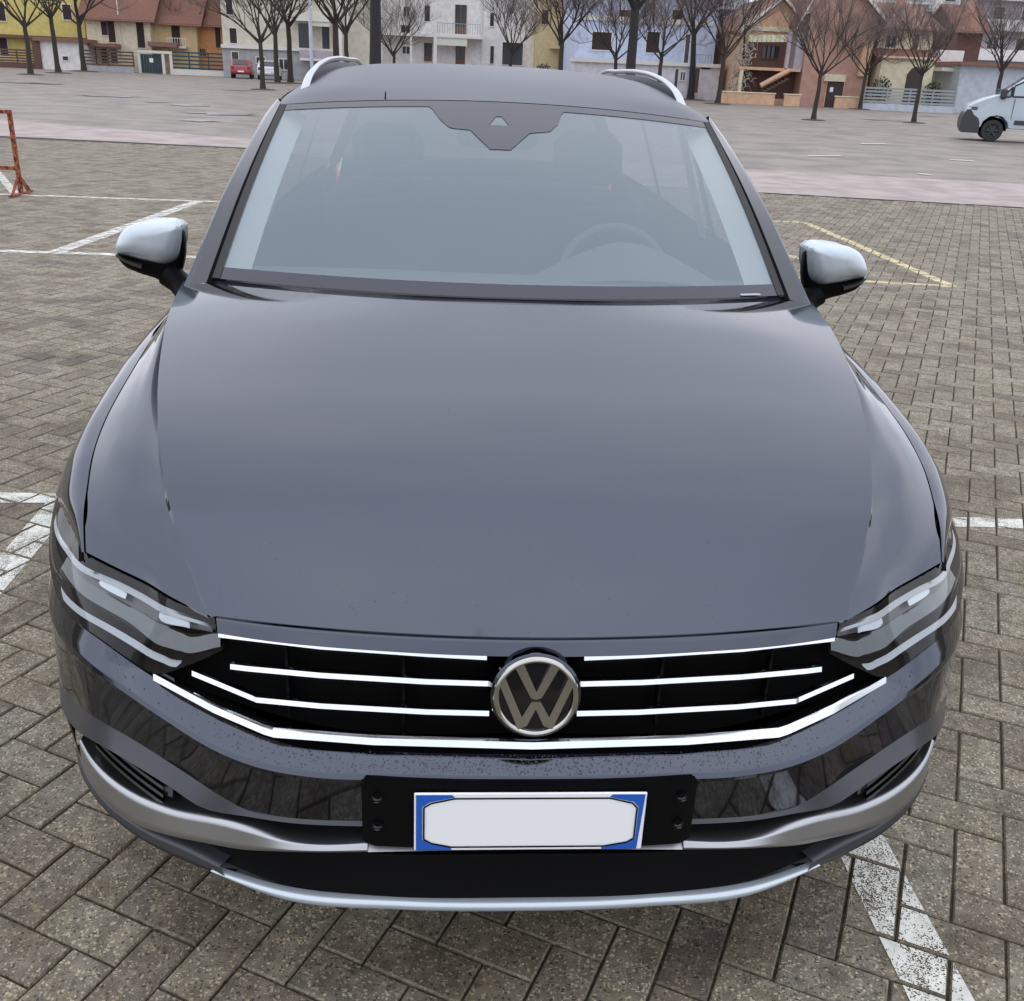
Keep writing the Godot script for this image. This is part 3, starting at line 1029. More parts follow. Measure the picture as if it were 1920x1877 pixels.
	lpth.append(lb[lb.size() - 1])
	lowbar.sweep(lpth, [Vector2(0.006, -0.012), Vector2(0.007, -0.004), Vector2(0.005, 0.001), Vector2(-0.005, 0.005), Vector2(-0.008, 0.002), Vector2(-0.008, -0.016)])
	part(lowbar, "grille_slat", M.chrome, grille)
	# upright ribs behind the bars
	for sd in [-1.0, 1.0]:
		for x in [0.20, 0.38]:
			var rb := Geo.new()
			rb.box(Vector3(x * sd - 0.002, 0.575, plan_z(x) - 0.075), Vector3(x * sd + 0.002, 0.712, plan_z(x) - 0.052))
			part(rb, "grille_rib", M.black_plastic, grille)
	# ---- round emblem in its own boss
	var em := Node3D.new()
	em.name = "emblem"
	car.add_child(em, true)
	var et := Transform3D(Basis(Vector3.RIGHT, deg_to_rad(-9.0)).scaled(Vector3.ONE * 0.955), Vector3(0.0, 0.665, -0.014))
	var bo := Geo.new()
	bo.lathe([Vector2(0.0760, -0.042), Vector2(0.0735, -0.004), Vector2(0.0715, 0.004), Vector2(0.066, 0.006)], et, 48)
	part(bo, "boss", M.car_paint, em)
	var ds := Geo.new()
	ds.lathe([Vector2(0.066, 0.006), Vector2(0.03, 0.008), Vector2(0.0005, 0.0085)], et, 48)
	part(ds, "disc", M.gloss_black, em)
	var rg := Geo.new()
	var prof := []
	for k in 9: prof.append(Vector2(0.0625 + 0.0058 * cos(PI * k / 8.0), 0.006 + 0.0075 * sin(PI * k / 8.0)))
	rg.lathe(prof, et, 64)
	part(rg, "ring", M.dark_chrome, em)
	var lt := Geo.new()
	var bars := [
		# upper letter: two slanting strokes meeting above the middle
		[[-0.0345, 0.0505], [-0.0210, 0.0560], [0.0000, 0.0100], [-0.0000, -0.0030], [-0.0085, 0.0000]],
		[[0.0345, 0.0505], [0.0210, 0.0560], [0.0000, 0.0100], [0.0000, -0.0030], [0.0085, 0.0000]],
		# lower letter
		[[-0.0580, 0.0220], [-0.0500, 0.0350], [-0.0215, -0.0330], [-0.0075, -0.0070], [0.0000, -0.0070], [0.0000, -0.0190], [-0.0130, -0.0475], [-0.0270, -0.0540]],
		[[0.0580, 0.0220], [0.0500, 0.0350], [0.0215, -0.0330], [0.0075, -0.0070], [0.0000, -0.0070], [0.0000, -0.0190], [0.0130, -0.0475], [0.0270, -0.0540]],
	]
	for b in bars:
		var pl := PackedVector2Array()
		for p in b: pl.append(Vector2(p[0], p[1]))
		lt.prism(pl, et * Transform3D(Basis(), Vector3(0, 0, 0.0075)), 0.005)
	part(lt, "letters", M.dark_chrome, em)
	# ---- plate
	var pl2 := Node3D.new()
	pl2.name = "number_plate"
	car.add_child(pl2, true)
	var br := Geo.new()
	var rows := []
	for s in [[0.519, -0.004], [0.518, 0.010], [0.514, 0.014], [0.394, 0.014], [0.390, 0.010]]:
		var row := PackedVector3Array()
		for k in 31:
			var x := lerpf(-0.262, 0.262, k / 30.0)
			var e := maxf(0.0, (absf(x) - 0.250) / 0.012)
			row.append(Vector3(x, lerpf(s[0], 0.4545, 0.10 * e * e), plan_z(absf(x)) * 0.8 + s[1] - 0.004 * e * e))
		rows.append(row)
	br.grid(rows)
	for sd in [-1.0, 1.0]:
		br.quad(Vector3(0.262 * sd, 0.512, 0.0), Vector3(0.262 * sd, 0.397, 0.0), Vector3(0.262 * sd, 0.397, -0.03), Vector3(0.262 * sd, 0.512, -0.03))
	br.sweep(crv(V([[-0.258, 0.5165, 0.004], [0, 0.5165, 0.0165], [0.258, 0.5165, 0.004]]), 31), [Vector2(0.003, -0.01), Vector2(0.003, 0.002), Vector2(-0.003, 0.002), Vector2(-0.003, -0.01)])
	part(br, "plate_bracket", M.black_plastic, pl2)
	for sd in [-1.0, 1.0]:
		for y in [0.492, 0.438]:
			var sc := Geo.new()
			sc.lathe([Vector2(0.0095, 0.004), Vector2(0.008, 0.001), Vector2(0.0055, -0.001), Vector2(0.0002, -0.001)], Transform3D(Basis(), Vector3(0.238 * sd, y, plan_z(0.238) * 0.8 + 0.0145)), 16)
			part(sc, "screw", M.gloss_black, pl2)
	var pt := Transform3D(Basis(), Vector3(-0.0005, 0.4515, 0.0155))
	var base := Geo.new()
	base.bbox(Vector3(-0.180, -0.056, 0.0), Vector3(0.180, 0.056, 0.004), 0.0015, pt)
	part(base, "plate", M.plate_white, pl2)
	# blue fields at both ends round the blank white middle, with a thin dark outline
	var inner := [Vector2(-0.118, 0.047), Vector2(0.122, 0.047), Vector2(0.158, 0.037), Vector2(0.166, 0.028), Vector2(0.166, -0.032), Vector2(0.156, -0.040), Vector2(0.118, -0.048), Vector2(-0.122, -0.048), Vector2(-0.154, -0.040), Vector2(-0.165, -0.032), Vector2(-0.165, 0.030), Vector2(-0.154, 0.038)]
	for b in [[[-0.177, 0.0535], [-0.122, 0.0535], [-0.118, 0.0490], [-0.156, 0.0400], [-0.1675, 0.0310], [-0.1675, -0.0330], [-0.156, -0.0420], [-0.122, -0.0505], [-0.122, -0.0540], [-0.177, -0.0540]], [[0.177, 0.0535], [0.126, 0.0535], [0.122, 0.0490], [0.160, 0.0390], [0.1685, 0.0290], [0.1685, -0.0330], [0.158, -0.0420], [0.116, -0.0505], [0.116, -0.0540], [0.172, -0.0540]]]:
		var pp := PackedVector2Array()
		for p in b: pp.append(Vector2(p[0], p[1]))
		var bl := Geo.new()
		bl.prism(pp, pt * Transform3D(Basis(), Vector3(0, 0, 0.0044)), 0.0006)
		part(bl, "blue_field", M.plate_blue, pl2)
	var ol := Geo.new()
	for k in inner.size():
		var a: Vector2 = inner[k]
		var b: Vector2 = inner[(k + 1) % inner.size()]
		var nn := (b - a).orthogonal().normalized() * 0.0013
		ol.prism(PackedVector2Array([a - nn, b - nn, b + nn, a + nn]), pt * Transform3D(Basis(), Vector3(0, 0, 0.0052)), 0.0005)
	part(ol, "outline", M.black_plastic, pl2)

func lamp_point(ct: PackedVector3Array, cb: PackedVector3Array, s: float, t: float, off: Vector3) -> Vector3:
	var f := clampf(s, 0, 1) * (ct.size() - 1)
	var i := mini(int(f), ct.size() - 2)
	return ct[i].lerp(ct[i + 1], f - i).lerp(cb[i].lerp(cb[i + 1], f - i), t) + off

func car_lamps(car: Node3D) -> void:
	var ct := crv(V([[0.488, 0.742, -0.105], [0.565, 0.746, -0.15], [0.615, 0.744, -0.20], [0.678, 0.744, -0.25], [0.742, 0.748, -0.30], [0.80, 0.755, -0.40], [0.845, 0.757, -0.48], [0.88, 0.745, -0.56]]), 61)
	var cb := crv(V([[0.478, 0.690, -0.094], [0.535, 0.655, -0.107], [0.598, 0.626, -0.127], [0.639, 0.639, -0.147], [0.689, 0.656, -0.177], [0.753, 0.659, -0.238], [0.793, 0.662, -0.291], [0.83, 0.68, -0.36], [0.865, 0.71, -0.46], [0.882, 0.74, -0.555]]), 61)
	for sd in [-1.0, 1.0]:
		var lamp := Node3D.new()
		lamp.name = "headlight"
		car.add_child(lamp, true)
		var flip := Vector3(sd, 1, 1)
		# bowl behind the lens
		var bowl := Geo.new()
		var rows := []
		for q in [[-0.02, Vector3(0, -0.002, -0.001)], [0.05, Vector3(0, -0.01, -0.05)], [0.5, Vector3(0, 0, -0.06)], [0.95, Vector3(0, 0.01, -0.05)], [1.02, Vector3(0, 0.001, -0.001)]]:
			var row := PackedVector3Array()
			for k in 61: row.append(lamp_point(ct, cb, k / 60.0, q[0], q[1]) * flip)
			rows.append(row)
		for k in 4: bowl.grid([rows[k], rows[k + 1]])
		part(bowl, "lamp_bowl", M.deep_black, lamp)
		# ribbons: [name, material, [s, t upper, t lower] ..., how far behind the lens]
		var ribbons := [
			["chrome_strip", M.lamp_trim, [[0.015, 0.40, 0.45], [0.05, 0.295, 0.335], [0.12, 0.24, 0.275], [0.25, 0.22, 0.255], [0.40, 0.235, 0.27], [0.52, 0.295, 0.335], [0.62, 0.38, 0.42], [0.74, 0.55, 0.595], [0.84, 0.72, 0.78], [0.92, 0.80, 0.90]], -0.014],
			["led_unit", M.led_white, [[0.09, 0.37, 0.41], [0.10, 0.32, 0.395], [0.19, 0.28, 0.35], [0.20, 0.285, 0.315]], -0.012],
			["led_unit", M.led_white, [[0.33, 0.30, 0.34], [0.34, 0.28, 0.345], [0.43, 0.285, 0.345], [0.44, 0.295, 0.32]], -0.012],
			["reflector", M.lamp_reflector, [[0.008, 0.66, 1.04], [0.03, 0.62, 1.00], [0.08, 0.64, 0.93], [0.13, 0.54, 0.84], [0.18, 0.475, 0.70], [0.21, 0.475, 0.66], [0.31, 0.475, 0.68], [0.40, 0.485, 0.69], [0.49, 0.50, 0.68], [0.58, 0.53, 0.76], [0.63, 0.56, 0.84], [0.66, 0.70, 0.86]], -0.020],
			["chrome_strip", M.lamp_trim, [[0.115, 0.98, 1.02], [0.15, 0.91, 0.95], [0.20, 0.81, 0.85], [0.29, 0.81, 0.85], [0.39, 0.85, 0.885], [0.53, 0.90, 0.935], [0.63, 0.955, 0.985], [0.70, 0.97, 1.0]], -0.010],
			["grey_vane", M.grey_plastic, [[0.03, 0.46, 0.60], [0.12, 0.34, 0.46], [0.25, 0.32, 0.45], [0.40, 0.36, 0.47], [0.55, 0.44, 0.50], [0.62, 0.48, 0.54]], -0.026],
		]
		for rb in ribbons:
			var g := Geo.new()
			var up := []
			var lo := []
			for q in rb[2]:
				up.append(Vector3(q[0], q[1], 0)); lo.append(Vector3(q[0], q[2], 0))
			var du := crv(up, 40)
			var dl := crv(lo, 40)
			var r0 := PackedVector3Array()
			var r1 := PackedVector3Array()
			var r2 := PackedVector3Array()
			var r3 := PackedVector3Array()
			for k in 40:
				var z: float = rb[3]
				r0.append(lamp_point(ct, cb, du[k].x, du[k].y, Vector3(0, 0.0, z - 0.005)) * flip)
				r1.append(lamp_point(ct, cb, du[k].x, du[k].y, Vector3(0, -0.002, z)) * flip)
				r2.append(lamp_point(ct, cb, dl[k].x, dl[k].y, Vector3(0, -0.002, z + 0.004)) * flip)
				r3.append(lamp_point(ct, cb, dl[k].x, dl[k].y, Vector3(0, -0.004, z - 0.012)) * flip)
			if rb[0] == "reflector":      # a ledge with a bright upper and a darker lower face
				var rm := PackedVector3Array()
				for k in 40:
					rm.append(lamp_point(ct, cb, du[k].x, lerpf(du[k].y, dl[k].y, 0.72), Vector3(0, -0.001, rb[3] + 0.012)) * flip)
				g.grid([r0, r1]); g.grid([r1, rm]); g.grid([rm, r2]); g.grid([r2, r3])
			else:
				g.grid([r0, r1]); g.grid([r1, r2]); g.grid([r2, r3])
			part(g, rb[0], rb[1], lamp)
		var lens := Geo.new()
		var lr := []
		for q in 9:
			var t := q / 8.0
			var row := PackedVector3Array()
			for k in 61:
				row.append(lamp_point(ct, cb, k / 60.0, t, Vector3(0.10, 0.30, 1.0) * 0.007 * sin(PI * t)) * flip)
			lr.append(row)
		lens.grid(lr)
		part(lens, "lens", M.lamp_glass, lamp)

func along(c: Array, v: float) -> float:
	for k in c.size() - 1:
		if v <= c[k + 1][0]:
			return lerpf(c[k][1], c[k + 1][1], clampf((v - c[k][0]) / (c[k + 1][0] - c[k][0]), 0, 1))
	return c[c.size() - 1][1]

func car_glass(car: Node3D) -> void:
	var ws := Node3D.new()
	ws.name = "windscreen"
	car.add_child(ws, true)
	var g := Geo.new()
	g.grid(screen_grid(-1, 1, 0, 1, 40, 24))
	part(g, "glass", M.windscreen_glass, ws)
	var f := Geo.new()
	f.grid(screen_grid(-1, 1, 0.958, 1.0, 40, 2, 0.0015))
	f.grid(screen_grid(-1, 1, 0.0, 0.052, 40, 2, 0.0015))
	part(f, "printed_border", M.frit_black, ws)
	for sd in [-1.0, 1.0]:
		var rs := Geo.new()
		rs.grid(screen_grid(0.975 * sd, 1.004 * sd, 0.0, 1.0, 3, 24, 0.003))
		part(rs, "rubber_seal", M.rubber, ws)
	# sensor field behind the mirror foot
	var lft := [[0.69, -0.05], [0.695, -0.0524], [0.8069, -0.1321], [0.8138, -0.2162], [0.8654, -0.2597], [0.940, -0.300], [0.962, -0.320]]
	var rgt := [[0.69, 0.038], [0.695, 0.0396], [0.802, 0.1248], [0.8150, 0.2098], [0.8650, 0.2506], [0.940, 0.2768], [0.962, 0.295]]
	var s := Geo.new()
	for k in 40:
		var va := lerpf(0.69, 0.962, k / 40.0)
		var vb := lerpf(0.69, 0.962, (k + 1) / 40.0)
		var vm := (va + vb) / 2
		var spans := [[along(lft, va), along(rgt, va), along(lft, vb), along(rgt, vb)]]
		if vm > 0.8423 and vm < 0.9021:      # the clear window of the camera
			var h0 := lerpf(-0.0498, -0.018, (va - 0.8423) / 0.0598)
			var h1 := lerpf(-0.0498, -0.018, (vb - 0.8423) / 0.0598)
			var g0 := lerpf(0.0376, 0.006, (va - 0.8423) / 0.0598)
			var g1 := lerpf(0.0376, 0.006, (vb - 0.8423) / 0.0598)
			spans = [[spans[0][0], h0, spans[0][2], h1], [g0, spans[0][1], g1, spans[0][3]]]
		for q in spans:
			var r0 := PackedVector3Array()
			var r1 := PackedVector3Array()
			for e in 7:
				r0.append(screen_point(lerpf(q[0], q[1], e / 6.0), va, 0.0018)); r1.append(screen_point(lerpf(q[2], q[3], e / 6.0), vb, 0.0018))
			s.grid([r0, r1])
	part(s, "sensor_field", M.frit_black, ws)
	# cowl between hood and glass
	var cw := Geo.new()
	cw.grid(loft([sym(V([[0, 1.010, -1.01], [0.4, 0.995, -1.06], [0.79, 0.965, -1.22]])), sym(V([[0, 1.020, -1.06], [0.4, 1.010, -1.125], [0.78, 0.990, -1.315]])), sym(V([[0, 1.026, -1.118], [0.4, 1.020, -1.18], [0.735, 1.012, -1.315]]))], 41, 3, true))
	part(cw, "cowl", M.frit_black, car)
	var tag := Geo.new()
	tag.bbox(Vector3(-0.028, 0, -0.006), Vector3(0.028, 0.003, 0.006), 0.001, Transform3D(Basis(Vector3.UP, 0.25), screen_point(0.86, 0.004, 0.004)))
	part(tag, "chassis_tag", M.led_white, ws)
	# roof
	var st := [
		[[0, 1.439, -1.908], [0.652, 1.405, -1.984]], [[0, 1.462, -2.02], [0.655, 1.418, -2.08]], [[0, 1.490, -2.18], [0.654, 1.432, -2.22]], [[0, 1.516, -2.42], [0.652, 1.448, -2.44]], [[0, 1.535, -2.75], [0.648, 1.462, -2.75]], [[0, 1.540, -3.15], [0.643, 1.468, -3.15]], [[0, 1.530, -3.65], [0.635, 1.455, -3.65]], [[0, 1.495, -4.2], [0.615, 1.415, -4.2]], [[0, 1.450, -4.5], [0.590, 1.375, -4.5]]]
	var rows := []
	for q in st:
		var m := Vector3(q[0][0], q[0][1], q[0][2])
		var e := Vector3(q[1][0], q[1][1], q[1][2])
		if rows.is_empty():      # the front edge follows the glass
			var first := []
			for u in [0.0, 0.46, 0.77, 0.92, 1.01]: first.append(screen_point(u, 1.0) + Vector3(0, 0.003, -0.007))
			rows.append(sym(first))
			continue
		rows.append(sym([m, Vector3(0.30, lerpf(m.y, e.y, 0.07), lerpf(m.z, e.z, 0.2)), Vector3(0.50, lerpf(m.y, e.y, 0.28), lerpf(m.z, e.z, 0.55)), Vector3(0.60, lerpf(m.y, e.y, 0.60), lerpf(m.z, e.z, 0.82)), e]))
	var r := Geo.new()
	r.grid(loft(rows, 49, 5))
	part(r, "roof", M.dewy_paint, car)
	var gap := Geo.new()
	var g0 := []
	var g1 := []
	for u in [0.0, 0.46, 0.77, 0.92, 1.0]:
		g0.append(screen_point(u, 1.0) + Vector3(0, -0.002, 0.0)); g1.append(screen_point(u, 1.0) + Vector3(0, -0.006, -0.03))
	gap.grid(loft([sym(g0), sym(g1)], 41, 1, true))
	part(gap, "roof_seam", M.deep_black, car)
	var an := Geo.new()
	an.tube([Vector3(-0.335, 1.425, -1.93), Vector3(-0.335, 1.452, -1.955)], [0.003, 0.002], 5)
	part(an, "washer_pin", M.black_plastic, car)
	# rails
	for sd in [-1.0, 1.0]:
		var path := V([[0.600, 1.436, -2.15], [0.598, 1.474, -2.24], [0.592, 1.504, -2.38], [0.586, 1.527, -2.60], [0.582, 1.540, -2.95], [0.578, 1.540, -3.4], [0.570, 1.530, -3.85], [0.562, 1.490, -4.08], [0.556, 1.455, -4.18]])
		var rg := Geo.new()
		var pp := crv(sided(path, sd), 60)
		var rws := []
		for k in pp.size():
			var t := (pp[mini(k + 1, 59)] - pp[maxi(k - 1, 0)]).normalized()
			var up := (Vector3.UP - t * Vector3.UP.dot(t)).normalized()
			var a := t.cross(up).normalized()
			var row := PackedVector3Array()
			var w: float = lerpf(0.014, 0.009, clampf(k / 8.0, 0, 1))
			for j in 13:
				var an2 := TAU * (j % 12) / 12
				row.append(pp[k] + a * cos(an2) * w + up * sin(an2) * 0.009)
			rws.append(row)
		rg.grid(rws, true)
		for e in [0, 59]:
			for j in 12: rg.tri(pp[e], rws[e][j], rws[e][j + 1])
		var rail := part(rg, "roof_rail", M.rail_silver, car)
		var foot := Geo.new()
		var fr := crv(sided(V([[0.604, 1.444, -2.15], [0.602, 1.462, -2.30], [0.598, 1.475, -2.50], [0.592, 1.484, -2.90], [0.588, 1.484, -3.4], [0.582, 1.465, -3.9], [0.572, 1.435, -4.2]]), sd), 40)
		var f2 := PackedVector3Array()
		for p in crv(sided(path, sd), 40): f2.append(p + Vector3(0, -0.012, 0))
		foot.grid([fr, f2])
		part(foot, "rail_web", M.satin_silver, rail)
	# windscreen pillars
	for sd in [-1.0, 1.0]:
		var out_ := V([[0.800, 0.985, -1.27], [0.786, 1.030, -1.335], [0.770, 1.093, -1.442], [0.755, 1.162, -1.565], [0.735, 1.236, -1.717], [0.710, 1.322, -1.920], [0.680, 1.398, -2.10], [0.662, 1.412, -2.10]])
		var inn := []
		for k in 8: inn.append(screen_point(1.0, lerpf(-0.02, 1.0, k / 7.0)))
		var edge := []
		var midl := []
		for k in 8:
			edge.append(inn[k].lerp(out_[k], 0.14) + Vector3(0.002, 0.005, 0.003))
			midl.append(inn[k].lerp(out_[k], 0.62) + Vector3(0.008, 0.008, 0.004))
		var sl := Geo.new()
		sl.grid(loft([sided(inn, sd), sided(edge, sd)], 30, 2, true))
		part(sl, "pillar_seal", M.deep_black, car)
		var cv := Geo.new()
		cv.grid(loft([sided(edge, sd), sided(midl, sd)], 30, 2, true))
		part(cv, "pillar_cover", M.grey_plastic, car)
		var pl := Geo.new()
		var m2 := []
		for k in 8: m2.append(midl[k].lerp(out_[k], 0.5) + Vector3(0.006, 0.005, 0.0))
		pl.grid(loft([sided(midl, sd), sided(m2, sd), sided(out_, sd)], 30, 4))
		part(pl, "windscreen_pillar", M.car_paint, car)

func car_sides(car: Node3D) -> void:
	for sd in [-1.0, 1.0]:
		var belt := V([[0.826, 0.952, -1.36], [0.828, 0.975, -1.8], [0.826, 0.992, -2.4], [0.818, 1.012, -3.2], [0.800, 1.03, -3.9], [0.765, 1.045, -4.4], [0.735, 1.05, -4.6]])
		var shoulder := V([[0.868, 0.903, -1.36], [0.874, 0.915, -1.8], [0.876, 0.925, -2.4], [0.874, 0.935, -3.2], [0.862, 0.945, -3.9], [0.82, 0.955, -4.45], [0.775, 0.96, -4.66]])
		var wide := V([[0.910, 0.757, -1.36], [0.916, 0.76, -1.8], [0.918, 0.765, -2.4], [0.918, 0.77, -3.2], [0.905, 0.78, -3.9], [0.86, 0.79, -4.5], [0.79, 0.79, -4.74]])
		var g := Geo.new()
		g.grid(loft([belt, shoulder, wide].map(func(c): return sided(c, sd)), 60, 5))
		var line := []
		for p in crv(wide, 40): line.append([p.z, p.x, p.y])
		g.grid(side_rows(line, -3.73, sd, 90))
		part(g, "body_side", M.car_paint, car)
		# door seams and handles
		for z in [-1.42, -2.45, -3.42]:
			var s := Geo.new()
			var col := []
			for q in 8:
				var y := lerpf(0.34, 0.96, q / 7.0)
				var x := 0.921 if y < 0.80 else lerpf(0.921, 0.832, (y - 0.80) / 0.16)
				col.append(Vector3(x, y, z))
			s.grid(loft([sided(shift(col, Vector3(0, 0, 0.003)), sd), sided(shift(col, Vector3(0, 0, -0.003)), sd)], 12, 1, true))
			part(s, "door_seam", M.deep_black, car)
		for z in [-2.25, -3.22]:
			var h := Geo.new()
			h.bbox(Vector3(-0.012, -0.014, -0.11), Vector3(0.016, 0.014, 0.11), 0.008, Transform3D(Basis(), Vector3(0.908 * sd, 0.845, z)))
			part(h, "door_handle", M.car_paint, car)
		# side glass
		var topl := V([[0.775, 1.062, -1.42], [0.735, 1.225, -1.74], [0.684, 1.390, -2.12], [0.668, 1.425, -2.6], [0.662, 1.438, -3.15], [0.652, 1.42, -3.7], [0.632, 1.375, -4.25]])
		var botl := V([[0.812, 0.985, -1.42], [0.820, 0.990, -1.8], [0.818, 1.000, -2.2], [0.816, 1.006, -2.6], [0.812, 1.016, -3.15], [0.802, 1.028, -3.7], [0.775, 1.042, -4.25]])
		var gl := Geo.new()
		gl.grid(loft([sided(botl, sd), sided(topl, sd)], 50, 4, true))
		part(gl, "side_window", M.side_glass, car)
		var fr := Geo.new()
		var roofedge := V([[0.786, 1.030, -1.335], [0.735, 1.236, -1.717], [0.680, 1.398, -2.10], [0.652, 1.452, -2.6], [0.645, 1.468, -3.15], [0.635, 1.455, -3.7], [0.610, 1.405, -4.25]])
		fr.grid(loft([sided(shift(topl, Vector3(0.003, 0, 0)), sd), sided(shift(roofedge, Vector3(0.003, 0, 0)), sd)], 50, 3, true))
		fr.grid(loft([sided(shift(botl, Vector3(0.002, 0.008, 0)), sd), sided(shift(belt, Vector3(0, -0.002, 0)), sd)], 50, 2, true))
		for z in [-2.45, -3.42]:
			var a := Vector3(0.822 * sd, 1.0, z)
			var b := Vector3(0.672 * sd, 1.43, z)
			fr.quad(a + Vector3(0, 0, 0.05), b + Vector3(0, 0, 0.04), b - Vector3(0, 0, 0.04), a - Vector3(0, 0, 0.05))
		part(fr, "window_frame", M.gloss_black, car)
	# tail
	var t := Geo.new()
	t.grid(loft([sym(V([[0, 1.448, -4.5], [0.40, 1.43, -4.5], [0.592, 1.372, -4.5]])), sym(V([[0, 1.06, -4.72], [0.40, 1.06, -4.70], [0.735, 1.05, -4.6]]))], 31, 3, true))
	part(t, "rear_window", M.privacy_glass, car)
	var tl := Geo.new()
	tl.grid(loft([sym(V([[0, 1.06, -4.72], [0.40, 1.06, -4.70], [0.735, 1.05, -4.6]])), sym(V([[0, 0.80, -4.78], [0.40, 0.80, -4.78], [0.79, 0.79, -4.74]])), sym(V([[0, 0.40, -4.75], [0.40, 0.40, -4.75], [0.80, 0.40, -4.70]]))], 31, 4))
	for sd in [-1.0, 1.0]:
		tl.grid(loft([sided(V([[0.632, 1.375, -4.25], [0.592, 1.372, -4.5]]), sd), sided(V([[0.775, 1.042, -4.25], [0.735, 1.05, -4.6]]), sd)], 4, 3, true))
	part(tl, "tailgate", M.car_paint, car)
	for sd in [-1.0, 1.0]:
		var rl := Geo.new()
		rl.bbox(Vector3(-0.16, -0.06, -0.05), Vector3(0.16, 0.06, 0.06), 0.02, Transform3D(Basis(Vector3.UP, 0.25 * sd), Vector3(0.64 * sd, 0.90, -4.72)))
		part(rl, "rear_light", M.tail_red, car)
	# wheels
	for z in [-0.95, -3.73]:
		for sd in [-1.0, 1.0]:
			var wh := Node3D.new()
			wh.name = "wheel"
			car.add_child(wh, true)
			var ax := Transform3D(Basis(Vector3.UP, PI / 2 * sd), Vector3(0.79 * sd, 0.342, z))
			var ty := Geo.new()
			ty.lathe([Vector2(0.235, -0.11), Vector2(0.315, -0.115), Vector2(0.338, -0.095), Vector2(0.343, 0.0), Vector2(0.338, 0.095), Vector2(0.315, 0.115), Vector2(0.235, 0.11)], ax, 40)
			part(ty, "tyre", M.rubber, wh)
			var rm := Geo.new()
			rm.lathe([Vector2(0.238, 0.11), Vector2(0.228, 0.10), Vector2(0.222, 0.0), Vector2(0.222, -0.10)], ax, 40)
			for k in 5:
				for e in [-0.16, 0.16]:
					var an: float = TAU * k / 5 + e
					rm.tube([ax * Vector3(cos(an - e) * 0.05, sin(an - e) * 0.05, 0.085), ax * Vector3(cos(an) * 0.225, sin(an) * 0.225, 0.10)], [0.028, 0.018], 6)
			rm.lathe([Vector2(0.06, 0.06), Vector2(0.055, 0.10), Vector2(0.0005, 0.105)], ax, 20)
			part(rm, "rim", M.rim_metal, wh)
			var arch := Geo.new()
			var a0 := PackedVector3Array()
			var a1 := PackedVector3Array()
			var a2 := PackedVector3Array()
			for k in 33:
				var an := lerpf(0.62 if z > -2.0 else 0.0, PI, k / 32.0)
				a0.append(Vector3(0.60 * sd, 0.345 + 0.39 * sin(an), z + 0.39 * cos(an)))
				a1.append(Vector3(0.910 * sd, 0.345 + 0.385 * sin(an), z + 0.385 * cos(an)))
				a2.append(Vector3(0.9125 * sd, 0.345 + 0.430 * sin(an), z + 0.440 * cos(an)))
			arch.grid([a0, a1]); arch.grid([a1, a2])
			part(arch, "arch_trim", M.black_plastic, car)

func car_mirrors(car: Node3D) -> void:
	for sd in [-1.0, 1.0]:
		var mr := Node3D.new()
		mr.name = "door_mirror"
		car.add_child(mr, true)
		var cap := [[0.848, 1.108], [0.862, 1.120], [0.912, 1.123], [0.955, 1.117], [0.992, 1.098], [1.014, 1.068], [1.022, 1.040], [0.982, 1.028], [0.935, 1.018], [0.886, 1.015], [0.868, 1.025], [0.851, 1.070]]
		var ol := []
		for p in cap: ol.append(Vector3(p[0] * sd, p[1], -1.500 - 0.10 * maxf(0.0, p[0] - 0.93)))
		ol.append(ol[0])
		var ring := crv(ol, 61).slice(0, 60)
		var g := Geo.new()
		g.dome(ring, Vector3(0, 0.012, 0.055), 2.6, 10)
		var back := PackedVector3Array()
		var c := Vector3(0.94 * sd, 1.07, -1.5)
		for p in ring: back.append(c + (p - c) * 0.97 + Vector3(0, 0, -0.075))
		var rr := PackedVector3Array(ring)
		rr.append(ring[0])
		back.append(back[0])
		g.grid([rr, back], true)
		part(g, "mirror_cap", M.mirror_silver, mr)
		var hs := [[0.850, 1.110], [0.866, 1.118], [0.912, 1.118], [0.99, 1.09], [1.022, 1.045], [1.026, 1.030], [1.012, 1.003], [0.975, 0.984], [0.925, 0.968], [0.897, 0.953], [0.872, 0.972], [0.854, 1.012], [0.846, 1.070]]
		var h2 := []
		for p in hs: h2.append(Vector3(p[0] * sd, p[1], -1.520))
		h2.append(h2[0])
		var hr := crv(h2, 61).slice(0, 60)
		var h := Geo.new()
		h.dome(hr, Vector3(0, 0.0, 0.03), 2.4, 8)
		h.dome(hr, Vector3(0, 0.0, -0.05), 4.0, 6)
		h.tube([Vector3(0.895 * sd, 0.985, -1.51), Vector3(0.865 * sd, 0.965, -1.50), Vector3(0.835 * sd, 0.945, -1.47)], [0.035, 0.032, 0.036], 10)
		part(h, "mirror_housing", M.black_plastic, mr)
		var ind := Geo.new()
		ind.sweep(crv(sided(V([[1.024, 1.032, -1.505], [0.985, 1.021, -1.470], [0.945, 1.012, -1.455]]), sd), 16), [Vector2(0.004, -0.01), Vector2(0.004, 0.006), Vector2(-0.004, 0.006), Vector2(-0.004, -0.01)])
		part(ind, "indicator", M.lamp_reflector, mr)
		var gl := Geo.new()
		var gp := PackedVector2Array()
		for p in cap: gp.append(Vector2(p[0] * sd, p[1]))
		gl.prism(gp, Transform3D(Basis(), Vector3(0, 0, -1.578)), 0.002)
		part(gl, "mirror_glass", M.chrome, mr)

